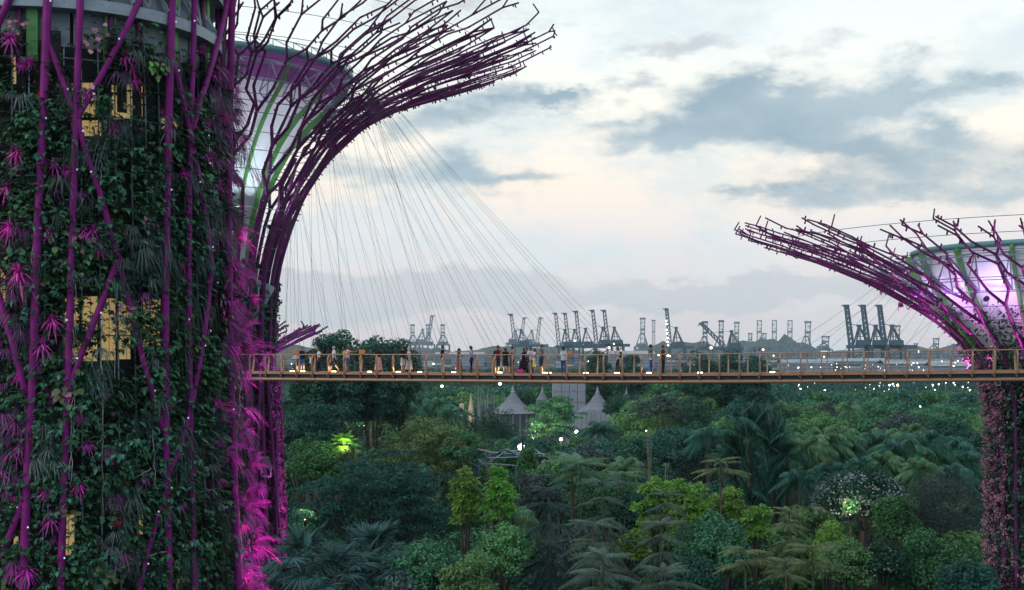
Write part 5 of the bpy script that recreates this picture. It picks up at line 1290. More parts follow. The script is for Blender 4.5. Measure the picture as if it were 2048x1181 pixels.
    for i in range(46):
        x = rng.uniform(1565, 1935); lamp(x, rng.uniform(722, 746), rng.uniform(900, 1300), (.3, .5)[rng.integers(2)], rng.random() < .5)
    for i in range(24):
        x = rng.uniform(565, 690) if i < 14 else rng.uniform(860, 1540); lamp(x, rng.uniform(716, 745), rng.uniform(900, 1300), (.3, .5)[rng.integers(2)], rng.random() < .4)
    for (x, y, b) in ((1526, 700, 1.9), (1547, 712, 1.5), (1317, 710, 1.9), (1336, 711, 2.6), (1341, 713, 1.6), (1422, 696, 2.2), (1648, 714, 1.3), (1837, 703, 1.8), (867, 728, 1.6), (1150, 682, 1.3), (1218, 696, 2.0), (1228, 688, 1.2)): lamp(x, y, 1300, b * .6, x not in (1422, 867))
port()

# ================================================================== PALE LATTICE PAVILIONS AND TUBE SCULPTURE IN THE GARDEN
def pavilions():
    Y = 262; S = Y / F
    def place(px): return P(px, 0, Y).x
    def top(y): return CAMZ + (700 - y) / F * Y
    def dome(label, px, ytop, hw, ybase, Yd):
        s = Yd / F; t = thing('lattice_pavilion', label, 'pavilion', (P(px, 0, Yd).x, Yd, 0)); z = lambda y: CAMZ + (700 - y) * s
        h1 = z(ytop); r = hw * s; zb = z(ybase); hh = h1 - zb
        pr = [(r, zb), (r * .80, zb + hh * .10), (r * .55, zb + hh * .23), (r * .36, zb + hh * .38), (r * .22, zb + hh * .53), (r * .12, zb + hh * .64), (r * .07, zb + hh * .70)]
        mb = MB(); mb.lathe(pr, (0, 0, 0), 20); build(mb, 'roof', MT['pav'], t)
        for k in range(20):
            a = 2 * math.pi * k / 20; mb = MB(); mb.tube([((q + .04) * math.cos(a), (q + .04) * math.sin(a), zz) for q, zz in pr], .06, 4, False); build(mb, 'roof_rib', MT['pav2'], t)
        for q, zz in pr[1:-1]: mb = MB(); mb.tube([((q + .05) * math.cos(a), (q + .05) * math.sin(a), zz) for a in np.linspace(0, 2 * math.pi, 25)], .05, 4, False); build(mb, 'roof_ring', MT['pav2'], t)
        mb = MB(); mb.ball((0, 0, zb + hh * .73), r * .10, 10, 7); mb.lathe([(r * .06, zb + hh * .76), (r * .045, zb + hh * .86), (.03, h1)], (0, 0, 0), 10); mb.ball((0, 0, zb + hh * .84), r * .065, 8, 6); build(mb, 'finial', MT['pav2'], t)
        mb = MB(); mb.lathe([(r * .92, 0), (r * .92, zb), (r, zb)], (0, 0, 0), 20); build(mb, 'wall', MT['pav'], t)
        for k in range(20): a = 2 * math.pi * k / 20; mb = MB(); mb.beam((r * .94 * math.cos(a), r * .94 * math.sin(a), 0), (r * .94 * math.cos(a), r * .94 * math.sin(a), zb), .12); build(mb, 'column', MT['pav2'], t)
    dome('pale domed lattice pavilion with a spire, left one, behind the dark spiky tree', 1026, 770, 48, 826, 262)
    dome('pale domed lattice pavilion with a spire, right of the tall square block', 1195, 772, 42, 824, 258)
    dome('small pale spire poking out of the trees right of the pavilions', 1253, 774, 12, 806, 262)
    dome('thin pale spire above the tree between the left dome and the tall block', 1085, 770, 12, 800, 272)
    # tall square lattice block
    t = thing('lattice_block', 'tall square pale lattice block between the two domed pavilions', 'building', (place(1140), 268, 0)); h = CAMZ - 62 / F * 268; w = 7.0
    mb = MB(); mb.box((0, 0, h / 2), (w - .3, w - .3, h)); build(mb, 'wall', MT['pav'], t, False)
    for f_ in range(4):
        rot = Matrix.Rotation(f_ * math.pi / 2, 3, 'Z')
        for i in range(4):
            for j in range(7):
                mb = MB(); c = rot @ Vector(((i - 1.5) * w / 4, -w / 2, (j + .5) * h / 7)); mb.box(c, (w / 4 - .1, .16, h / 7 - .1), np.array(rot)); build(mb, 'panel', MT['pav2'], t, False)
    mb = MB(); mb.lathe([(w * .38, h), (w * .30, h + .6), (w * .1, h + .9), (.01, h + 1)], (0, 0, 0), 16); build(mb, 'roof', MT['pav2'], t)
    # long lattice screen on the ground between and below
    t = thing('lattice_screen', 'wide pale lattice screen wall below the right dome, behind palms', 'screen', (place(1175), 250, 0)); h = CAMZ - 118 / F * 250
    for i in range(10): mb = MB(); mb.box(((i - 4.5) * 1.0, 0, h / 2 * (1 - .03 * abs(i - 4.5))), (.92, .2, h * (1 - .03 * abs(i - 4.5)))); build(mb, 'panel', MT['pav2'], t, False)
    # cluster of thin spires
    t = thing('spire_screen', 'cluster of thin pale pointed spires left of the left dome', 'screen', (place(976), 262, 0)); rng = np.random.default_rng(2)
    for i, (x, y) in enumerate(((957, 768), (962, 775), (967, 778), (976, 772), (983, 782), (988, 777), (972, 795), (960, 800), (980, 800))):
        X = (x - 976) * S; z = CAMZ + (700 - y) * S; b = 9.0; mb = MB(); mb.lathe([(.30, 0), (.30, b), (.20, b + (z - b) * .35), (.14, b + (z - b) * .5), (.03, z)], (X, rng.uniform(-.8, .8), 0), 8); build(mb, 'spire', MT['pav'], t)
    for i in range(7): mb = MB(); mb.box(((i - 3) * .62, .4, 5.6), (.55, .2, 11.2 + .5 * (-1) ** i)); build(mb, 'panel', MT['pav'], t, False)
    # low lit canopy
    t = thing('lit_kiosk', 'small kiosk with a bright white lit roof edge below the left dome', 'kiosk', (place(1034), 240, 0))
    mb = MB(); mb.box((0, 0, 4.3), (6.4, 4, .25)); build(mb, 'roof', MT['pav2'], t, False); mb = MB(); mb.box((0, -2.05, 4.2), (6.2, .08, .3)); build(mb, 'light_strip', mat('strip_light', (.8, .8, .8), .5, emit=(1, .97, .9), estr=3), t, False)
    for dx in (-3, 3):
        mb = MB(); mb.beam((dx, -1.8, 0), (dx, -1.8, 4.2), .15); build(mb, 'post', MT['pav2'], t, False)
    # two pale lit figures of stone: a vase-shaped pair left of the spires
    for px, lb in ((925, 'pale uplit stone sculpture, the left and wider one'), (943, 'pale uplit stone sculpture, the right and pointed one')):
        t = thing('stone_sculpture', lb + ', left of the thin spires', 'sculpture', (place(px), 258, 8.6))
        mb = MB(); mb.lathe([(.5, -8.6), (.55, -.2), (.50, 0), (.62, 1.2), (.45, 2.2), (.55, 2.9), (.30, 3.3)] if px < 930 else [(.5, -8.6), (.75, 0), (.6, 1.6), (.35, 3.2), (.15, 4.6), (.02, 5.6)], (0, 0, 0), 9); build(mb, 'figure', mat('warm_stone', (.50, .38, .32), .8), t, False)
        l = bpy.data.lights.new('uplight', 'POINT'); l.energy = 60; l.color = (1, .75, .6); l.shadow_soft_size = .2; lo = bpy.data.objects.new('uplight', l); COL.objects.link(lo); lo.parent = t; lo.location = (0, -2.2, .5)
pavilions()

def tube_sculpture():
    Y = 152; t = thing('tube_sculpture', 'tangle of bent pale, pink and blue metal tubes among the treetops', 'sculpture', P(1000, 1000, Y) * 1.0)
    base = Vector(t.location); base.z = 0; t.location = base
    def line(pts, r, m, dy=0.):
        rng = np.random.default_rng(int(pts[0][0] * 7 + pts[-1][1])); q = [np.array(P(x, y, Y + dy + rng.uniform(-.8, .8))) - np.array(base) for x, y in pts]
        mb = MB(); mb.tube(q, r, 6); build(mb, 'tube', MT[m], t)
    line([(936, 928), (940, 912), (943, 893), (946, 884), (949, 884), (953, 892), (962, 902), (980, 913)], .13, 'tubepink')
    line([(946, 885), (945, 905), (946, 935), (946, 990)], .12, 'tubeblue'); line([(980, 904), (982, 930), (981, 1000)], .11, 'tubepink')
    line([(948, 889), (962, 900), (984, 908)], .09, 'tubepink', 1); line([(915, 900), (950, 896), (985, 906), (1040, 901)], .07, 'tubepale'); line([(928, 898), (955, 918), (975, 935)], .07, 'tubepale')
    line([(960, 1000), (957, 932), (962, 920), (990, 909), (1005, 901), (1014, 900), (1040, 916), (1062, 925)], .13, 'tubeblue'); line([(965, 915), (1000, 916), (1040, 914)], .07, 'tubepale'); line([(985, 905), (1030, 909), (1075, 907), (1118, 912)], .07, 'tubepale')
    line([(1055, 890), (1070, 900), (1090, 913), (1107, 922)], .08, 'tubepale'); line([(960, 928), (1000, 929), (1036, 932)], .07, 'tubepale'); line([(1036, 990), (1033, 935), (1036, 925), (1044, 920), (1052, 926)], .12, 'tubeblue')
    line([(944, 912), (975, 926), (1010, 905)], .06, 'tubepale', 1.5); line([(940, 925), (965, 940)], .06, 'tubepale'); line([(1106, 922), (1103, 935), (1104, 1000)], .09, 'tubepale'); line([(912, 914), (940, 913)], .06, 'tubepale'); line([(912, 914), (914, 1000)], .09, 'tubepale')
    line([(1062, 925), (1080, 940), (1080, 1000)], .09, 'tubeblue'); line([(1012, 900), (1030, 905), (1118, 918)], .06, 'tubepale', 2); line([(1118, 910), (1119, 1000)], .08, 'tubepale')
tube_sculpture()

def garden_lamps():
    spots = [(1042, 894, 165, 1.0, .9, 'beside the tube sculpture'), (1153, 864, 200, .55, .7, 'above the palm left of the white screen'), (1122, 879, 190, .5, .7, 'below the wide tree before the tall block'), (1065, 849, 235, .5, 0, 'left of the wide tree, upper one'), (1070, 862, 230, .45, 0, 'left of the wide tree, lower one'),
             (1000, 768, 330, .8, 0, 'right under the walkway above the spires'), (1123, 767, 330, .7, 0, 'right under the walkway above the tall block'), (884, 773, 330, .7, 0, 'under the walkway left of the stone sculptures'), (830, 805, 260, .4, 0, 'among palms left of the round crown'), (1293, 862, 190, .3, 0, 'beside the bamboo'), (1590, 867, 200, .35, 0, 'at the edge of the palm grove'), (1840, 814, 300, .5, 0, 'on the far woods at the right')]
    me = {}
    for x, y, Y, r, e, wd in spots:
        p = P(x, y, Y); t = thing('garden_lamp', 'round white garden lamp on a pole ' + wd, 'lamp', (p.x, p.y, 0), 0, 'garden lamps')
        mb = MB(); mb.tube([(0, 0, 0), (0, 0, p.z - .2)], .06, 6); build(mb, 'pole', MT['dark'], t); mb = MB(); mb.ball((0, 0, p.z), r * .5, 10, 7); build(mb, 'globe', MT['coollamp'], t); mb = MB(); mb.lathe([(.12, p.z - r * .6), (.2, p.z - r * .45)], (0, 0, 0), 8); build(mb, 'collar', MT['dark'], t)
        if e:
            l = bpy.data.lights.new('globe_light', 'POINT'); l.energy = 500 * e; l.color = (1, .96, .85); l.shadow_soft_size = r; lo = bpy.data.objects.new('globe_light', l); COL.objects.link(lo); lo.parent = t; lo.location = (0, -.8, p.z)
    for x, y, Y, en, c, wd in ((690, 902, 121, 240, (.85, 1, .25), 'the yellow green fan palm by the left woods'), (1085, 892, 205, 2600, (.95, 1, .45), 'the pale tree behind the tube sculpture'), (1700, 1035, 95, 420, (1, .8, .35), 'the white flowering tree'), (935, 845, 200, 2200, (1, .8, .35), 'the trees left of the spires'),
                              (1850, 945, 117, 170, (1, .85, .4), 'the palm grove at the right'), (672, 850, 185, 900, (1, .75, .35), 'the palms at the left'), (728, 855, 190, 900, (1, .7, .35), 'the palms behind the round crown'), (1065, 878, 205, 1600, (1, .7, .3), 'the orange awning behind the sculpture'), (610, 1045, 100, 160, (1, .8, .4), 'the dark broad tree at the left')):
        p = P(x, y, Y); t = thing('garden_uplight', 'small uplight glowing below ' + wd, 'lamp', p, 0, 'garden uplights')
        mb = MB(); mb.tube([(0, 0, -.2), (0, 0, .0), (0, 0, .22)], [.10, .14, .17], 10); build(mb, 'housing', MT['dark'], t); mb = MB(); mb.ball((0, 0, .20), (.07, .07, .04), 10, 5); build(mb, 'glass', MT['warmlamp2'], t); mb = MB(); mb.tube([(0, 0, -p.z), (0, 0, -.2)], .05, 6); build(mb, 'pole', MT['dark'], t)
        l = bpy.data.lights.new('uplight', 'POINT'); l.energy = en; l.color = c; l.shadow_soft_size = .35; lo = bpy.data.objects.new('uplight', l); COL.objects.link(lo); lo.parent = t; lo.location = (0, 0, .8)
garden_lamps()

# ================================================================== THE GARDEN FOREST
def frond_mesh(rng, L_, elev, droop, n, leaf, width, mname, ldroop=.5, fwd=.55, K=2):
    mb = MB(); t = np.linspace(.10, 1, n); d = np.array((math.cos(elev), 0, math.sin(elev))); c = d * (L_ * t)[:, None]; c[:, 2] -= droop * L_ * t ** 2.2
    tg = unit(np.gradient(c, axis=0)); ln = leaf * (np.sin(np.pi * (t * .82 + .12)) * .9 + .12) * rng.uniform(.85, 1.15, n)
    for sg in (-1, 1): strips(mb, c, np.array((0, sg, 0.)) + tg * fwd + np.array((0, 0, -.12)), ln, width, ldroop * rng.uniform(.7, 1.3, n), rng, K, .35 * sg)
    mb.tube(np.concatenate([[(0, 0, 0)], c[::3], c[-1:]]), np.linspace(.035, .008, len(c[::3]) + 2) * L_ / 3, 4, False)
    return mb.mesh('frond', LF[mname], False)
FRM = {}
def fronds(kind, mname):
    if (kind, mname) in FRM: return FRM[kind, mname]
    rng = np.random.default_rng(hash_(kind + mname)); out = []
    for v in range(5):
        e = (1.15, .85, .50, .15, -.25)[v]
        if kind == 'feather': out.append(frond_mesh(rng, 3.2, e, .55 + .1 * rng.random(), 30, .75, .075, mname, .75))
        elif kind == 'plume': out.append(frond_mesh(rng, 3.2, (1.42, 1.3, 1.15, .95, .7)[v], .16 + .08 * v, 34, .62, .07, mname, .7))
        elif kind == 'tier': out.append(frond_mesh(rng, 2.4, (.34, .20, .08, -.02, -.10)[v], .22 + .08 * v, 30, .46, .068, mname, .45, .35))
        elif kind == 'fan':
            mb = MB(); n = 36; a = np.linspace(-2.3, 2.3, n); pe = np.array((math.cos(e), 0, math.sin(e))) * 1.1
            s = np.array((0, 1., 0)); fw = unit(np.array((math.cos(e - .35), 0, math.sin(e - .35))))
            d = fw * np.cos(a)[:, None] + s * np.sin(a)[:, None] + np.array((0, 0, .12)); strips(mb, np.zeros((n, 3)) + pe, d, 1.25 * (.78 + .22 * np.cos(a)) * rng.uniform(.9, 1.08, n), .085, .26 * rng.uniform(.6, 1.5, n), rng, 4, .45 * np.where(np.arange(n) % 2, 1, -1))
            mb.tube([(0, 0, 0), pe * .5 + (0, 0, .03), pe], .025, 4, False); out.append(mb.mesh('fan_leaf', LF[mname], False))
    FRM[kind, mname] = out; return out

def palm(label, group, px, y, Y, size, mname='palm', kind='feather', n=22, name='palm_tree', rng=None, cat='palm'):
    rng = rng or np.random.default_rng(int(px * 3 + y)); c = P(px, y, Y); t = thing(name, label, cat, (c.x, c.y, 0), 0, group)
    ms = fronds(kind, mname); L0 = {'feather': 3.2, 'plume': 3.2, 'fan': 2.3, 'tier': 2.4}[kind]; s = size / L0
    lean = rng.normal(0, .25, 2); mb = MB(); hh = np.linspace(0, 1, 9)
    mb.tube([(lean[0] * (q - 1) ** 2, lean[1] * (q - 1) ** 2, c.z * q) for q in hh], np.linspace(.26, .15, 9) * (1 + .05 * (np.arange(9) % 2)), 8); build(mb, 'trunk', MT['bark'], t)
    for i in range(n):
        v = min(4, int(5 * i / n + rng.uniform(-.3, .3))); v = max(0, v)
        o = link('frond' if kind != 'fan' else 'fan_leaf', ms[v], t, (0, 0, c.z), i * 2.4 + rng.normal(0, .2), s * rng.uniform(.85, 1.12))
        o.rotation_euler[1] = rng.normal(0, .08)
    return t
def tier_tree(label, px, ytop, Y, tiers, rad, mname, gap=1.35, group=None, trunk_r=.12, n=9):
    rng = np.random.default_rng(int(px * 5 + ytop)); c = P(px, ytop, Y); t = thing('tiered_tree', label, 'tree', (c.x, c.y, 0), 0, group)
    mb = MB(); mb.tube([(0, 0, 0), (.1, 0, c.z * .5), (0, 0, c.z)], [trunk_r, trunk_r * .8, trunk_r * .4], 7); build(mb, 'trunk', MT['bark'], t)
    ms = fronds('tier', mname); z = c.z - .1
    for k in range(tiers):
        r = rad * (.62 + .38 * (k + 1) / tiers) * rng.uniform(.9, 1.1); off = rng.uniform(0, 6)
        for i in range(n):
            o = link('frond', ms[min(4, max(0, int(k * 1.1 + rng.uniform(0, 2.2))))], t, (0, 0, z + rng.normal(0, .08)), off + i * 2 * math.pi / n + rng.normal(0, .14), r / 2.4 * rng.uniform(.8, 1.15)); o.rotation_euler[1] = rng.normal(0, .07)
        z -= gap * rng.uniform(.8, 1.2)
    return t
PROTO = {}
def tree_obj(name, label, group, x, Y, z_top, crown_me, trunk_me, h_proto, scale, rz, cat='tree'):
    t = thing(name, label, cat, (x, Y, 0), rz, group); link('crown', crown_me, t, (0, 0, z_top - h_proto * scale), None, scale)
    k = max(.2, z_top / h_proto); link('trunk', trunk_me, t, None, None, (scale, scale, k)); return t
def hero(label, px, ytop, Y, hw_px, depth_px, mname, name='broad_tree', nl=90, nleaf=12000, ls=.32, lr=None, flat=.6, zmin=-.1, group=None, asp=.5, seed=None, rag=.16):
    """one crown made to the size it has in the photograph"""
    rng = np.random.default_rng(seed or int(px + ytop * 7)); c = P(px, ytop, Y); rx = hw_px / F * Y; rz = depth_px / F * Y
    lr = lr or rx * .24; zc = c.z - rz - lr * flat * .5; mb = crown_lobed(rng, rx - lr * .6, rz, zc, nl, lr, nleaf, ls, zmin, flat, asp, .12, rag)
    t = thing(name, label, 'tree', (c.x, c.y, 0), 0, group); build(mb, 'crown', LF[mname], t, False); build(trunk_mesh(rng, zc, .22 + rx * .025, zc + rz * .3, rx), 'trunk', MT['bark'], t); return t

def forest():
    rng = np.random.default_rng(101)
    hero('huge dark spreading tree with wide umbrella crown in front of the near trunk edge', 748, 918, 106, 178, 120, 'dark', 'broad_tree', 190, 26000, .30, 1.15, .38, -.2)
    hero('rounded olive green tree crown behind the huge dark spreading tree', 852, 838, 150, 115, 95, 'soft', 'broad_tree', 150, 18000, .34, 1.25, .5, -.3)
    hero('dark layered tree close to the magenta trunk edge, above the huge spreading tree', 618, 818, 132, 85, 60, 'dark', 'layered_tree', 70, 9000, .34, 1.5, .35, -.6)
    hero('dark green bushy tree below the layered one, left of the lit fan palm', 622, 882, 122, 75, 60, 'mid', 'bushy_tree', 70, 8000, .32, 1.2)
    hero('small green tree under the right side of the olive crown', 930, 858, 145, 52, 50, 'mid', 'bushy_tree', 40, 5000, .32)
    # bright feathery clumps
    for lb, px, y, Y, hw, dp, nl in (('bright green feathery tree, left half of the clump under the sculpture', 932, 935, 90, 36, 72, 16), ('bright green feathery tree, right half of the clump under the sculpture', 1000, 922, 89, 34, 78, 17), ('bright green feathery tree at the left end of the big bright clump', 1310, 955, 93, 46, 75, 18),
                                     ('tallest bright green feathery tree in the middle of the big bright clump', 1378, 948, 92, 66, 95, 28), ('bright green feathery tree at the right end of the big bright clump', 1455, 965, 93, 60, 85, 24), ('small bright green tree low at the left of the big bright clump', 1265, 1055, 82, 36, 45, 12), ('bright green tree cut by shade right of the big bright clump', 1515, 1005, 90, 30, 55, 12)):
        r2 = np.random.default_rng(int(px)); c = P(px, y, Y); rx = hw / F * Y; rz = dp / F * Y; lr = 17 / F * Y
        t = thing('feathery_tree', lb, 'tree', (c.x, c.y, 0), 0, 'bright green feathery trees'); build(crown_feather(r2, rx - lr * .4, rz, c.z - rz - lr * .3, int(nl * 3.0), lr * .95, .12), 'crown', LF['bright'], t, False); build(trunk_mesh(r2, c.z - rz, .2, c.z - rz * .5, rx), 'trunk', MT['bark'], t)
    # near the lower edge
    hero('mid green leafy tree at the bottom edge right of the fan palms', 850, 1085, 76, 95, 70, 'mid', 'bushy_tree', 80, 9000, .24, .75, .7)
    hero('pale green leafy tree in the bottom middle beside the dark tiered tree', 1012, 1048, 78, 62, 70, 'soft', 'bushy_tree', 70, 8000, .22, .65, .7)
    hero('low leafy tree at the bottom edge between fan palms and tiered trees', 935, 1120, 72, 60, 60, 'soft', 'bushy_tree', 60, 7000, .22, .65, .7)
    hero('deep green leafy tree below the bright clump', 1425, 1040, 84, 80, 70, 'mid', 'bushy_tree', 80, 9000, .26, .8, .75)
    hero('dark green leafy tree at the bottom right of the middle', 1380, 1120, 74, 70, 55, 'dark', 'bushy_tree', 60, 7000, .24, .8, .7)
    hero('mounded green tree with yellowish tops by the right trunk, bottom', 1865, 1075, 84, 105, 75, 'mid', 'bushy_tree', 90, 11000, .25, .85, .8)
    hero('upright green tree in front of the grey weeping tree', 1790, 988, 92, 48, 60, 'mid', 'bushy_tree', 55, 7000, .26, .8, .85)
    hero('light green leafy tree at the bottom right, between yellow tiered tree and mounded tree', 1690, 1075, 82, 55, 65, 'soft', 'bushy_tree', 60, 7500, .24, .7, .8)
    hero('green leafy tree left of the white flowering shrub at the bottom', 1660, 1055, 88, 38, 55, 'bright', 'bushy_tree', 34, 4200, .24, .6, .8)
    hero('dark leafy tree at the bottom right corner beside the right trunk', 1930, 1130, 76, 60, 50, 'dark', 'bushy_tree', 60, 6500, .24, .7, .8)
    hero('grey purple weeping tree beside the right trunk', 1890, 950, 100, 82, 78, 'grey', 'weeping_tree', 90, 11000, .25, .9, 1.25, -.6, None, .25)
    t = hero('tree covered in white flowers left of the grey weeping tree', 1722, 942, 98, 92, 60, 'dark', 'flowering_tree', 85, 9000, .28, .9, .7)
    mb = MB(); d = ball_dirs(520, rng, -.25); c = P(1722, 942, 98); q = d * np.array((92 / F * 98, 92 / F * 98, 60 / F * 98)) * 1.03 + (0, 0, c.z - 60 / F * 98 - .2); leaves(mb, np.repeat(q, 3, 0) + rng.normal(0, .10, (1560, 3)), np.repeat(d, 3, 0), .19, rng, .6); o = build(mb, 'blossom', LF['flower'], t, False); o['kind'] = 'stuff'
    t = hero('small tree with white flowers right of the light green tree, bottom', 1760, 1085, 82, 55, 50, 'dark', 'flowering_tree', 50, 5500, .24, .7, .7)
    mb = MB(); d = ball_dirs(110, rng, .0); c = P(1760, 1085, 82); q = d * np.array((55 / F * 82, 55 / F * 82, 50 / F * 82)) * 1.02 + (0, 0, c.z - 50 / F * 82 - .2); leaves(mb, np.repeat(q, 3, 0) + rng.normal(0, .08, (330, 3)), np.repeat(d, 3, 0), .15, rng, .6); o = build(mb, 'blossom', LF['flower'], t, False); o['kind'] = 'stuff'
    # middle distance
    hero('dark spiky crowned tree in front of the left lattice dome', 985, 822, 190, 66, 60, 'dark', 'spiky_tree', 80, 8000, .42, 1.1, 1.1, -.5, None, .28)
    hero('wide flat topped tree in front of the tall lattice block', 1110, 792, 215, 62, 50, 'mid', 'flat_topped_tree', 60, 6500, .42, 1.5, .35, -.5)
    hero('big hazy green tree at the right of the right lattice dome', 1285, 800, 225, 80, 60, 'soft', 'broad_tree', 80, 8000, .45, 1.7)
    hero('hazy olive green broad tree in the middle distance, right of the bamboo', 1385, 795, 235, 95, 55, 'soft', 'broad_tree', 90, 9000, .45, 1.8)
    hero('narrow climber clad tree beside the tube sculpture', 1056, 884, 140, 17, 55, 'mid', 'columnar_tree', 26, 3200, .30, .7, 1.1)
    hero('leafy tree right of the tube sculpture, behind the tree fern', 1120, 915, 128, 60, 50, 'soft', 'bushy_tree', 55, 6500, .32, 1., .7)
    hero('dark round tree left of the tall dark plume palm', 1395, 868, 160, 75, 60, 'palm', 'broad_tree', 75, 8000, .36, 1.3, .7)
    hero('shaded tree under the right dome beside the small palm', 1255, 870, 165, 65, 55, 'mid', 'broad_tree', 70, 7500, .36, 1.2, .7)
    hero('leafy mid green tree behind the dark tiered tree', 1215, 945, 112, 75, 65, 'mid', 'bushy_tree', 80, 9000, .30, 1., .7)
    hero('low dark tree in the gap left of the big bright clump', 1255, 990, 98, 50, 55, 'dark', 'bushy_tree', 50, 6000, .28, .9, .7)
    hero('low grey green tree under the tube sculpture', 1075, 945, 118, 55, 50, 'grey', 'bushy_tree', 50, 6000, .28, .8, .7)
    # tall rain trees beyond the walkway
    for lb, px, y, Y, hw, dp in (('tall dark teal tree, highest of the group rising above the walkway at the left', 672, 650, 150, 66, 110), ('tall dark teal tree at the right of the group above the walkway at the left', 752, 668, 155, 62, 95), ('tall dark teal tree at the low right end of the group above the left walkway', 800, 682, 160, 42, 85), ('dark teal tree at the left foot of the group behind the woman in navy', 622, 700, 150, 36, 75),
                                 ('round dark tree behind the walkway lamps right of the busy group', 1140, 735, 305, 46, 60), ('dark tree clump behind the person with the black backpack', 1195, 700, 285, 30, 70), ('dark tree just right of the person with the black backpack', 1262, 704, 285, 36, 70), ('round dark tree clump right of the walkway people', 1400, 702, 240, 52, 75), ('dark tree behind the rail right of the slanted crane boom', 1460, 700, 245, 44, 75), ('dark tree at the right end of the clump behind the walkway rail', 1512, 706, 240, 34, 72)):
        hero(lb, px, y, Y, hw, dp, 'palm' if px < 900 else 'dark', 'tall_tree', 120, 15000, .44, 1.25, .7, -.8, rag=0)
    # palms
    FG = 'fan palms at the bottom left'
    for px, y, Y, s, lb in ((606, 1130, 76, 3.2, 'blue green fan palm at the bottom left, right beside the magenta trunk'), (742, 1122, 78, 3.5, 'largest blue green fan palm at the bottom left, below the huge dark tree'), (672, 1152, 74, 2.8, 'fan palm between the two bigger fan palms at the bottom left'), (805, 1150, 75, 2.2, 'small fan palm at the right end of the fan palm row')):
        palm(lb, FG, px, y, Y, s, 'fan', 'fan', 16, 'fan_palm')
    palm('brightly lit yellow green fan palm above the huge dark tree', None, 688, 888, 122, 1.7, 'bright', 'fan', 16, 'fan_palm')
    palm('small lit fan palm beside the brighter one', None, 712, 896, 123, 1.1, 'palmg', 'fan', 12, 'fan_palm')
    G1 = 'palms in front of the far woods at the left'
    for i, (px, y, Y, s) in enumerate(((600, 800, 190, 4.2), (650, 815, 185, 3.8), (742, 822, 195, 4.8), (810, 822, 195, 4.2), (872, 818, 200, 4.8), (905, 830, 195, 4.0), (700, 812, 200, 3.6), (566, 815, 180, 3.5))):
        palm(('bushy palm by the magenta trunk edge', 'pale fronded palm left of the lit palm', 'dark palm behind the lit fan palm', 'dark palm above the left shoulder of the olive crown', 'dark palm above the olive crown', 'palm right of the olive crown top', 'small palm left of the dark palms', 'leftmost palm tucked against the trunk')[i] + ', far row', G1, px, y, Y, s, 'palm', 'feather', 26)
    palm('dark palm with drooping fronds in front of the right lattice dome', None, 1197, 862, 170, 3.9, 'palm', 'feather', 24)
    palm('second thin palm right of the palm in front of the dome', None, 1222, 872, 175, 3.0, 'palm', 'feather', 18)
    G2 = 'feather palms in the grove at the right'
    for i, (px, y, s, m) in enumerate(((1612, 895, 3.4, 'palmg'), (1650, 880, 3.2, 'palmg'), (1700, 905, 3.6, 'palm'), (1745, 890, 3.4, 'palm'), (1772, 878, 3.0, 'palmg'), (1800, 905, 3.8, 'palm'), (1850, 888, 3.8, 'palm'), (1895, 900, 3.6, 'palm'), (1870, 935, 2.8, 'palmg'), (1635, 930, 3.4, 'palm'), (1575, 905, 3.0, 'palm'), (1925, 925, 3.0, 'palm'), (1680, 870, 2.6, 'palmg'), (1820, 868, 2.6, 'palmg'))):
        palm(('palm at the left end of the right grove', 'yellowish palm, back row of the grove', 'dark palm in the grove above the white flowering tree', 'arching palm in the middle of the grove', 'pale topped palm at the back of the grove', 'big arching palm right of the grove centre', 'tall arching palm near the right trunk', 'dark palm close to the right trunk', 'lit palm low in the grove at the right', 'low dark palm at the front left of the grove', 'palm touching the tall dark plume palm', 'shaded palm against the right trunk', 'small palm at the back left of the grove', 'small palm at the back right of the grove')[i], G2, px, y, 118 + 3 * (i % 5), s, m, 'feather', 24)
    for i, (px, y, s, m) in enumerate(((1600, 960, 2.8, 'palm'), (1660, 945, 2.8, 'palm'), (1725, 935, 2.6, 'palm'), (1800, 948, 3.0, 'palm'), (1840, 940, 2.8, 'palmg'), (1905, 950, 2.8, 'palm'), (1765, 925, 2.8, 'palmg'), (1560, 950, 2.8, 'palm'))):
        palm(('low palm at the front left of the right grove, beside the dark palm', 'low palm behind the left end of the flowering tree', 'low palm just behind the top of the flowering tree', 'low palm between flowering tree and grey weeping tree', 'low greenish palm behind the grey weeping tree', 'low palm next to the right trunk behind the grey weeping tree', 'low greenish palm in the grove, above the flowering tree', 'low palm at the foot of the tall plume palms')[i], G2, px, y, 112 + 2 * (i % 4), s, m, 'feather', 24)
    # tall dark plume palms: stems with stacked, steep fronds
    for px, y, Y, lb in ((1500, 832, 120, 'tall dark plume like palm at the left of the pair above the bright clump'), (1545, 850, 118, 'dark plume like palm at the right of the pair above the bright clump'), (1470, 880, 122, 'lower dark plume palm left of the tall pair')):
        r2 = np.random.default_rng(px); c = P(px, y, Y); t = palm(lb, 'tall plume palms', px, y + 45, Y, 3.8, 'palm', 'plume', 20, 'plume_palm'); ms = fronds('plume', 'palm')
        for i in range(52): link('frond', ms[r2.integers(0, 4)], t, (r2.normal(0, .6), r2.normal(0, .6), c.z * r2.uniform(.30, .95)), r2.uniform(0, 6.3), r2.uniform(1.0, 1.5))
    # tiered trees
    TG = 'tiered feathery trees'
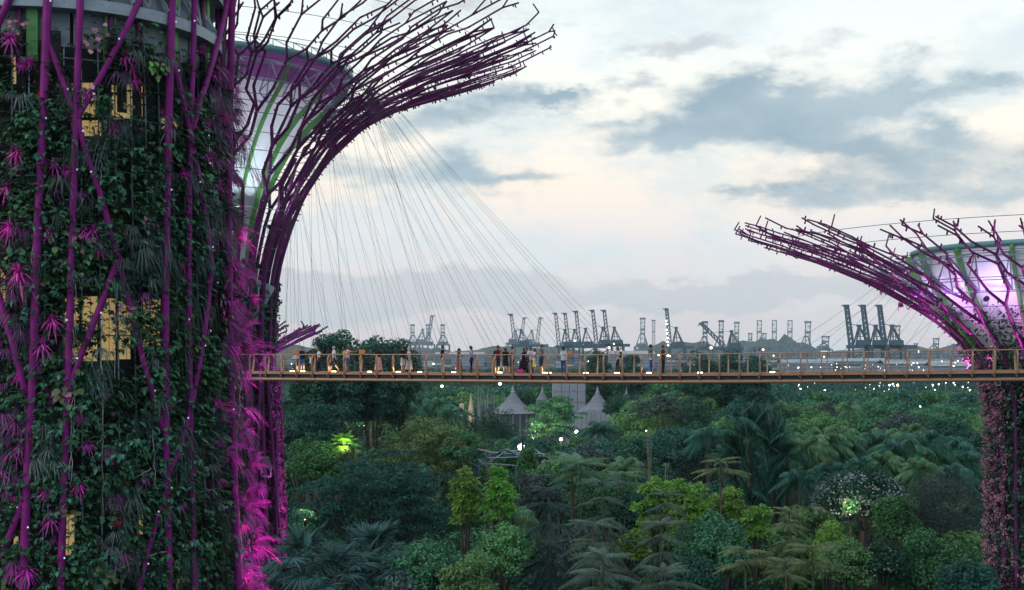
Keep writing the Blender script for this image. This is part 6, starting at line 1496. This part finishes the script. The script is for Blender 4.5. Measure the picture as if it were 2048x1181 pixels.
    for a in (('dark tiered tree with a bare leaning trunk, in front at the middle', 1098, 975, 78, 6, 2.5, 'tierd', 1.15), ('grey tiered tree right of the dark one', 1205, 962, 80, 6, 2.2, 'tier', 1.1), ('pale tiered tree at the bottom middle, lower one', 1185, 1045, 74, 4, 2.1, 'tier', 1.0), ('widest pale tiered tree at the bottom edge of the middle', 1205, 1108, 68, 3, 2.6, 'tier', 1.0), ('tall grey tiered tree in front of the big bright clump', 1322, 1045, 74, 6, 2.3, 'tier', 1.0),
              ('slim tiered tree standing in front of the bright clump, thin fronds', 1335, 985, 84, 3, 1.9, 'tier', .9), ('slender tree with a single umbrella of fronds rising over the bright clump', 1440, 920, 88, 2, 2.0, 'tiery', .5), ('tree fern like crown behind the dark tiered tree', 1160, 925, 100, 2, 3.4, 'palmg', .8), ('yellowish tiered tree at the lower right, tallest of three', 1578, 1022, 76, 4, 2.0, 'tiery', 1.0),
              ('yellowish umbrella crowned tree at the bottom, left of the tallest yellowish one', 1490, 1100, 70, 2, 1.9, 'tiery', .7), ('low yellowish tiered tree right of the tallest yellowish one', 1625, 1095, 74, 2, 2.2, 'tiery', .7), ('small yellowish tiered tree at the bottom edge right of the umbrella crowned one', 1570, 1120, 69, 2, 1.6, 'tiery', .7), ('green umbrella crowned tree behind the right end of the tree fern', 1245, 945, 104, 2, 2.4, 'palmg', .8), ('green tiered tree at the bottom right of the middle tiered trees', 1330, 1140, 68, 3, 2.4, 'tier', .8)):
        lb, px, y, Y, k, r_, m, gap = a; tier_tree(lb, px, y, Y, k, r_, m, gap, TG, n=8 if r_ < 2.1 else 10)
    # dry bamboo
    for px, y0, y1, lb in ((1300, 862, 960, 'dry yellow bamboo clump, the taller one'), (1324, 915, 965, 'dry yellow bamboo clump, the shorter one')):
        c = P(px, y0, 110); t = thing('bamboo', lb, 'bamboo', (c.x, c.y, 0)); r2 = np.random.default_rng(px)
        for i in range(5):
            mb = MB(); a = r2.normal(0, .16, 2); q = np.linspace(0, 1, 12); pts = np.column_stack([a[0] * q ** 2 * 2, a[1] * q ** 2 * 2, q * c.z * r2.uniform(.9, 1)]); mb.tube(pts, np.linspace(.05, .012, 12), 5); k = np.repeat(pts[5:], 5, 0); strips(mb, k, r2.normal(0, 1, (len(k), 3)) + (0, 0, .1), .30, .035, .6, r2, 2); build(mb, 'cane', LF['pale'], t)
    # general woods: individuals, nearest rows first
    specs = []
    for v, (rx, rz, lr, nl, nf, ls, flat) in enumerate(((3.4, 2.6, 1.0, 46, 4200, .36, .65), (4.2, 2.4, 1.1, 54, 4600, .38, .55), (2.6, 3.2, .9, 40, 3800, .34, .8), (3.8, 3.0, 1.2, 44, 4200, .40, .7), (3.0, 2.2, .8, 44, 3800, .34, .6))):
        r2 = np.random.default_rng(900 + v); zc = 7.; specs.append((crown_lobed(r2, rx, rz, zc, nl, lr, nf, ls, -.35, flat), trunk_mesh(r2, zc, .2, zc + 1, rx), zc + rz + lr * flat * .6, rx + lr * .5))
    meshes = {}
    for v, (cm, tm, h, rx) in enumerate(specs):
        for m in ('dark', 'mid', 'soft', 'palm', 'grey'): me = cm.mesh('crown', LF[m], False); meshes[v, m] = me
        meshes[v, 't'] = tm.mesh('trunk', MT['bark'])
    occupied = [(o.location.x, o.location.y) for o in COL.objects if o.parent is None and o.get('category') in ('tree', 'palm', 'bamboo')]
    grid = list(occupied); count = 0
    def free(x, y, d): return all((x - a) ** 2 + (y - b) ** 2 > d * d for a, b in grid)
    clear = [(P(1000, 0, 152).x - 6, P(1120, 0, 152).x, 140, 154), (P(940, 0, 262).x, P(1230, 0, 262).x, 240, 275)]
    def ymin(px, Y):
        lim = 905 if Y < 100 else 862 if Y < 150 else 815 if Y < 210 else 778
        if px > 1540: lim = max(lim, 800 if Y < 350 else 782)
        if px < 935 and Y < 112: lim = max(lim, 1095)
        if 935 <= px < 1560 and Y < 100: lim = max(lim, 1050)
        if px >= 1560 and Y < 95: lim = max(lim, 1040)
        if 720 < px < 980 and Y < 155: lim = max(lim, 930)
        if 930 < px < 1270: lim = max(lim, 868 if Y < 250 else 770)
        if 900 < px < 1130 and Y < 152: lim = max(lim, 935)
        if px > 1540 and Y < 130: lim = max(lim, 935)
        return lim
    Y = 62.; tries = 0
    while count < 232 and Y < 330:
        x0, x1 = P(470, 0, Y).x, P(1990, 0, Y).x; dmin = 4.8 if Y < 110 else 6.0 if Y < 180 else 7.5
        for x in np.arange(x0, x1, dmin * 1.02):
            xx = x + rng.uniform(-1.5, 1.5); yy = Y + rng.uniform(-2, 2)
            if not free(xx, yy, dmin) or any(a < xx < b and c < yy < d for a, b, c, d in clear) or math.hypot(xx - T2[0], yy - T2[1]) < 8 or math.hypot(xx - T3[0], yy - T3[1]) < 8: continue
            px = 1024 + F * xx / yy; lim = ymin(px, yy); v = rng.integers(len(specs)); h = specs[v][2]
            zt = min(rng.uniform(7.0, 12.5) if yy < 130 else rng.uniform(8, 15.5) if yy < 220 else rng.uniform(10, 17), CAMZ + (700 - lim - rng.uniform(0, 18)) / F * yy)
            if zt < 3.5 or count >= 232: continue
            m = ('dark', 'mid', 'soft', 'palm', 'grey')[rng.choice(5, p=(.30, .32, .18, .14, .06))]; s = rng.uniform(.75, 1.15) * (1 if yy < 120 else 1.15 if yy < 200 else 1.4) * (.75 if zt < 6 else 1)
            if rng.random() < .13 and 80 < yy < 230:
                fs = rng.uniform(2.4, 3.6); pm = ('palm', 'palmg')[rng.integers(2)]
                palm('feathery palm among round trees, ' + ('front rows' if yy < 130 else 'back rows'), 'palms among the woodland trees', px, 700 - (zt - CAMZ) * F / yy, yy, fs, pm, 'feather', 18, rng=rng); grid.append((xx, yy)); count += 1; continue
            W = {'dark': 'dark green', 'mid': 'mid green', 'soft': 'olive green', 'palm': 'blue green', 'grey': 'grey green'}[m]
            zone = ('in the front row' if yy < 90 else 'mid wood' if yy < 150 else 'in the hazy back rows' if yy < 230 else 'far back in haze')
            side = 'near the magenta trunk' if px < 720 else 'near the olive crown' if px < 930 else 'below the pavilions' if px < 1270 else 'near the bright clump' if px < 1560 else 'below the port lights' if px < 1800 else 'near the right tower'
            lb = W + ' tree ' + zone + ', ' + side
            tree_obj('woodland_tree', lb, W + ' trees ' + zone + ' ' + side, xx, yy, zt, meshes[v, m], meshes[v, 't'], h, s, rng.uniform(0, 6.28)); grid.append((xx, yy)); count += 1
        Y += dmin * .95
    # low leafy undergrowth and the far woods: beyond counting
    for m_, n, lo, hi in (('dark', 2300, 2.0, 5.5), ('mid', 900, 1.5, 5.0)):
        mb = MB(); yy = 62 + 200 * rng.random(n) ** 1.2; xx = (rng.uniform(500, 1985, n) - 1024) / F * yy; h = rng.uniform(lo, hi, n); w = rng.uniform(1.2, 2.4, n)
        px = 1024 + F * xx / yy; ok = ~((px > 925) & (px < 1250) & (yy > 130)); h = np.where(ok, h, 1.2)
        per = 26; idx = np.repeat(np.arange(n), per); q = ball_dirs(n * per, rng, -.1)
        leaves(mb, np.column_stack([xx, yy, h * .45])[idx] + q * np.column_stack([w, w, h * .55])[idx] * rng.uniform(.75, 1, (n * per, 1)), q + (0, 0, .3), .50, rng)
        tag(build(mb, 'undergrowth', LF[m_], None, False), 'leafy low undergrowth on the ground between the trees', 'undergrowth', None, 'stuff')
    for nm, m, y0, y1, n, lim0 in (('far_woods', 'palm', 320, 560, 620, 0), ('far_woods', 'mid', 330, 600, 480, 0), ('far_woods', 'dark', 560, 1050, 800, 0)):
        mb = MB(); k = 0
        while k < n:
            Y = rng.uniform(y0, y1); px = rng.uniform(380, 2250); lim = 784 if px < 560 else 772 if px < 1100 else 742 if px < 1560 else 781
            if Y > 560: lim = max(722, min(lim, 790 if px > 1560 else 735))
            if px > 1560 and Y > 600 and Y > 860: k += .3; continue
            zt = min(rng.uniform(9, 17), CAMZ + (700 - lim - rng.uniform(0, 22)) / F * Y)
            if px > 1560 and Y > 560: zt = rng.uniform(2.0, 4.6)
            elif zt < 3: k += .2; continue
            r = rng.uniform(3.5, 6.5); nl = 9; d = ball_dirs(nl, rng, -.1); c = d * (r * .6, r * .6, r * .35) + ((px - 1024) / F * Y, Y, zt - r * .55); i2 = np.repeat(np.arange(nl), 17); q = ball_dirs(len(i2), rng, -.5); leaves(mb, c[i2] + q * (r * .42, r * .42, r * .30), q, 1.2, rng); k += 1
        tag(build(mb, nm, LF[m], None, False), 'hazy far woods stretching to the port', 'woods', None, 'stuff')
forest()

# ================================================================== HAZE
def haze():
    mb = MB(); mb.box((300, 1900, 62), (4200, 4400, 126)); m = bpy.data.materials.new('evening_haze'); m.use_nodes = True; nt = m.node_tree
    nt.nodes.remove(nt.nodes['Principled BSDF']); v = nt.nodes.new('ShaderNodeVolumePrincipled'); v.inputs['Color'].default_value = (.80, .90, .98, 1); v.inputs['Density'].default_value = HAZE; v.inputs['Anisotropy'].default_value = .35
    nt.links.new(v.outputs[0], nt.nodes['Material Output'].inputs['Volume']); o = build(mb, 'haze', m, None, False); tag(o, 'thin blue evening haze over the garden and port', 'haze', None, 'stuff')
HAZE = .00007
haze()

# ================================================================== LABELS THAT SINGLE OUT
def single_out():
    by = {}
    for o in COL.objects:
        if o.parent is None and 'category' in o.keys(): by.setdefault(o['label'], []).append(o)
    W = ('first', 'second', 'third', 'fourth', 'fifth', 'sixth', 'seventh', 'eighth', 'ninth', 'tenth', 'eleventh', 'twelfth', 'thirteenth', 'fourteenth', 'fifteenth')
    for lb, os_ in by.items():
        n = len(os_)
        if n < 2: continue
        if 'group' not in os_[0].keys():
            for o in os_: o['group'] = lb
        pos = []
        for o in os_:
            p = o.location
            if o.type == 'MESH' and p.length < 1e-6: p = sum((Vector(c) for c in o.bound_box), Vector()) / 8
            pos.append(PX(p))
        pos = np.array(pos); vert = np.ptp(pos[:, 1]) > np.ptp(pos[:, 0]) and 'tree' not in lb
        order = np.argsort(pos[:, 1] if vert else pos[:, 0])
        for k, i in enumerate(order):
            if vert: w = 'topmost' if k == 0 else 'lowest' if k == n - 1 else (W[k] if k < 15 else '%dth' % (k + 1)) + ' from top'
            else: w = 'leftmost' if k == 0 else 'rightmost' if k == n - 1 else (W[k] if k < 15 else '%dth' % (k + 1)) + ' from left'
            os_[i]['label'] = (w + ' ' + lb) if n > 2 else (('upper ' if k == 0 else 'lower ') if vert else ('left ' if k == 0 else 'right ')) + lb
single_out()
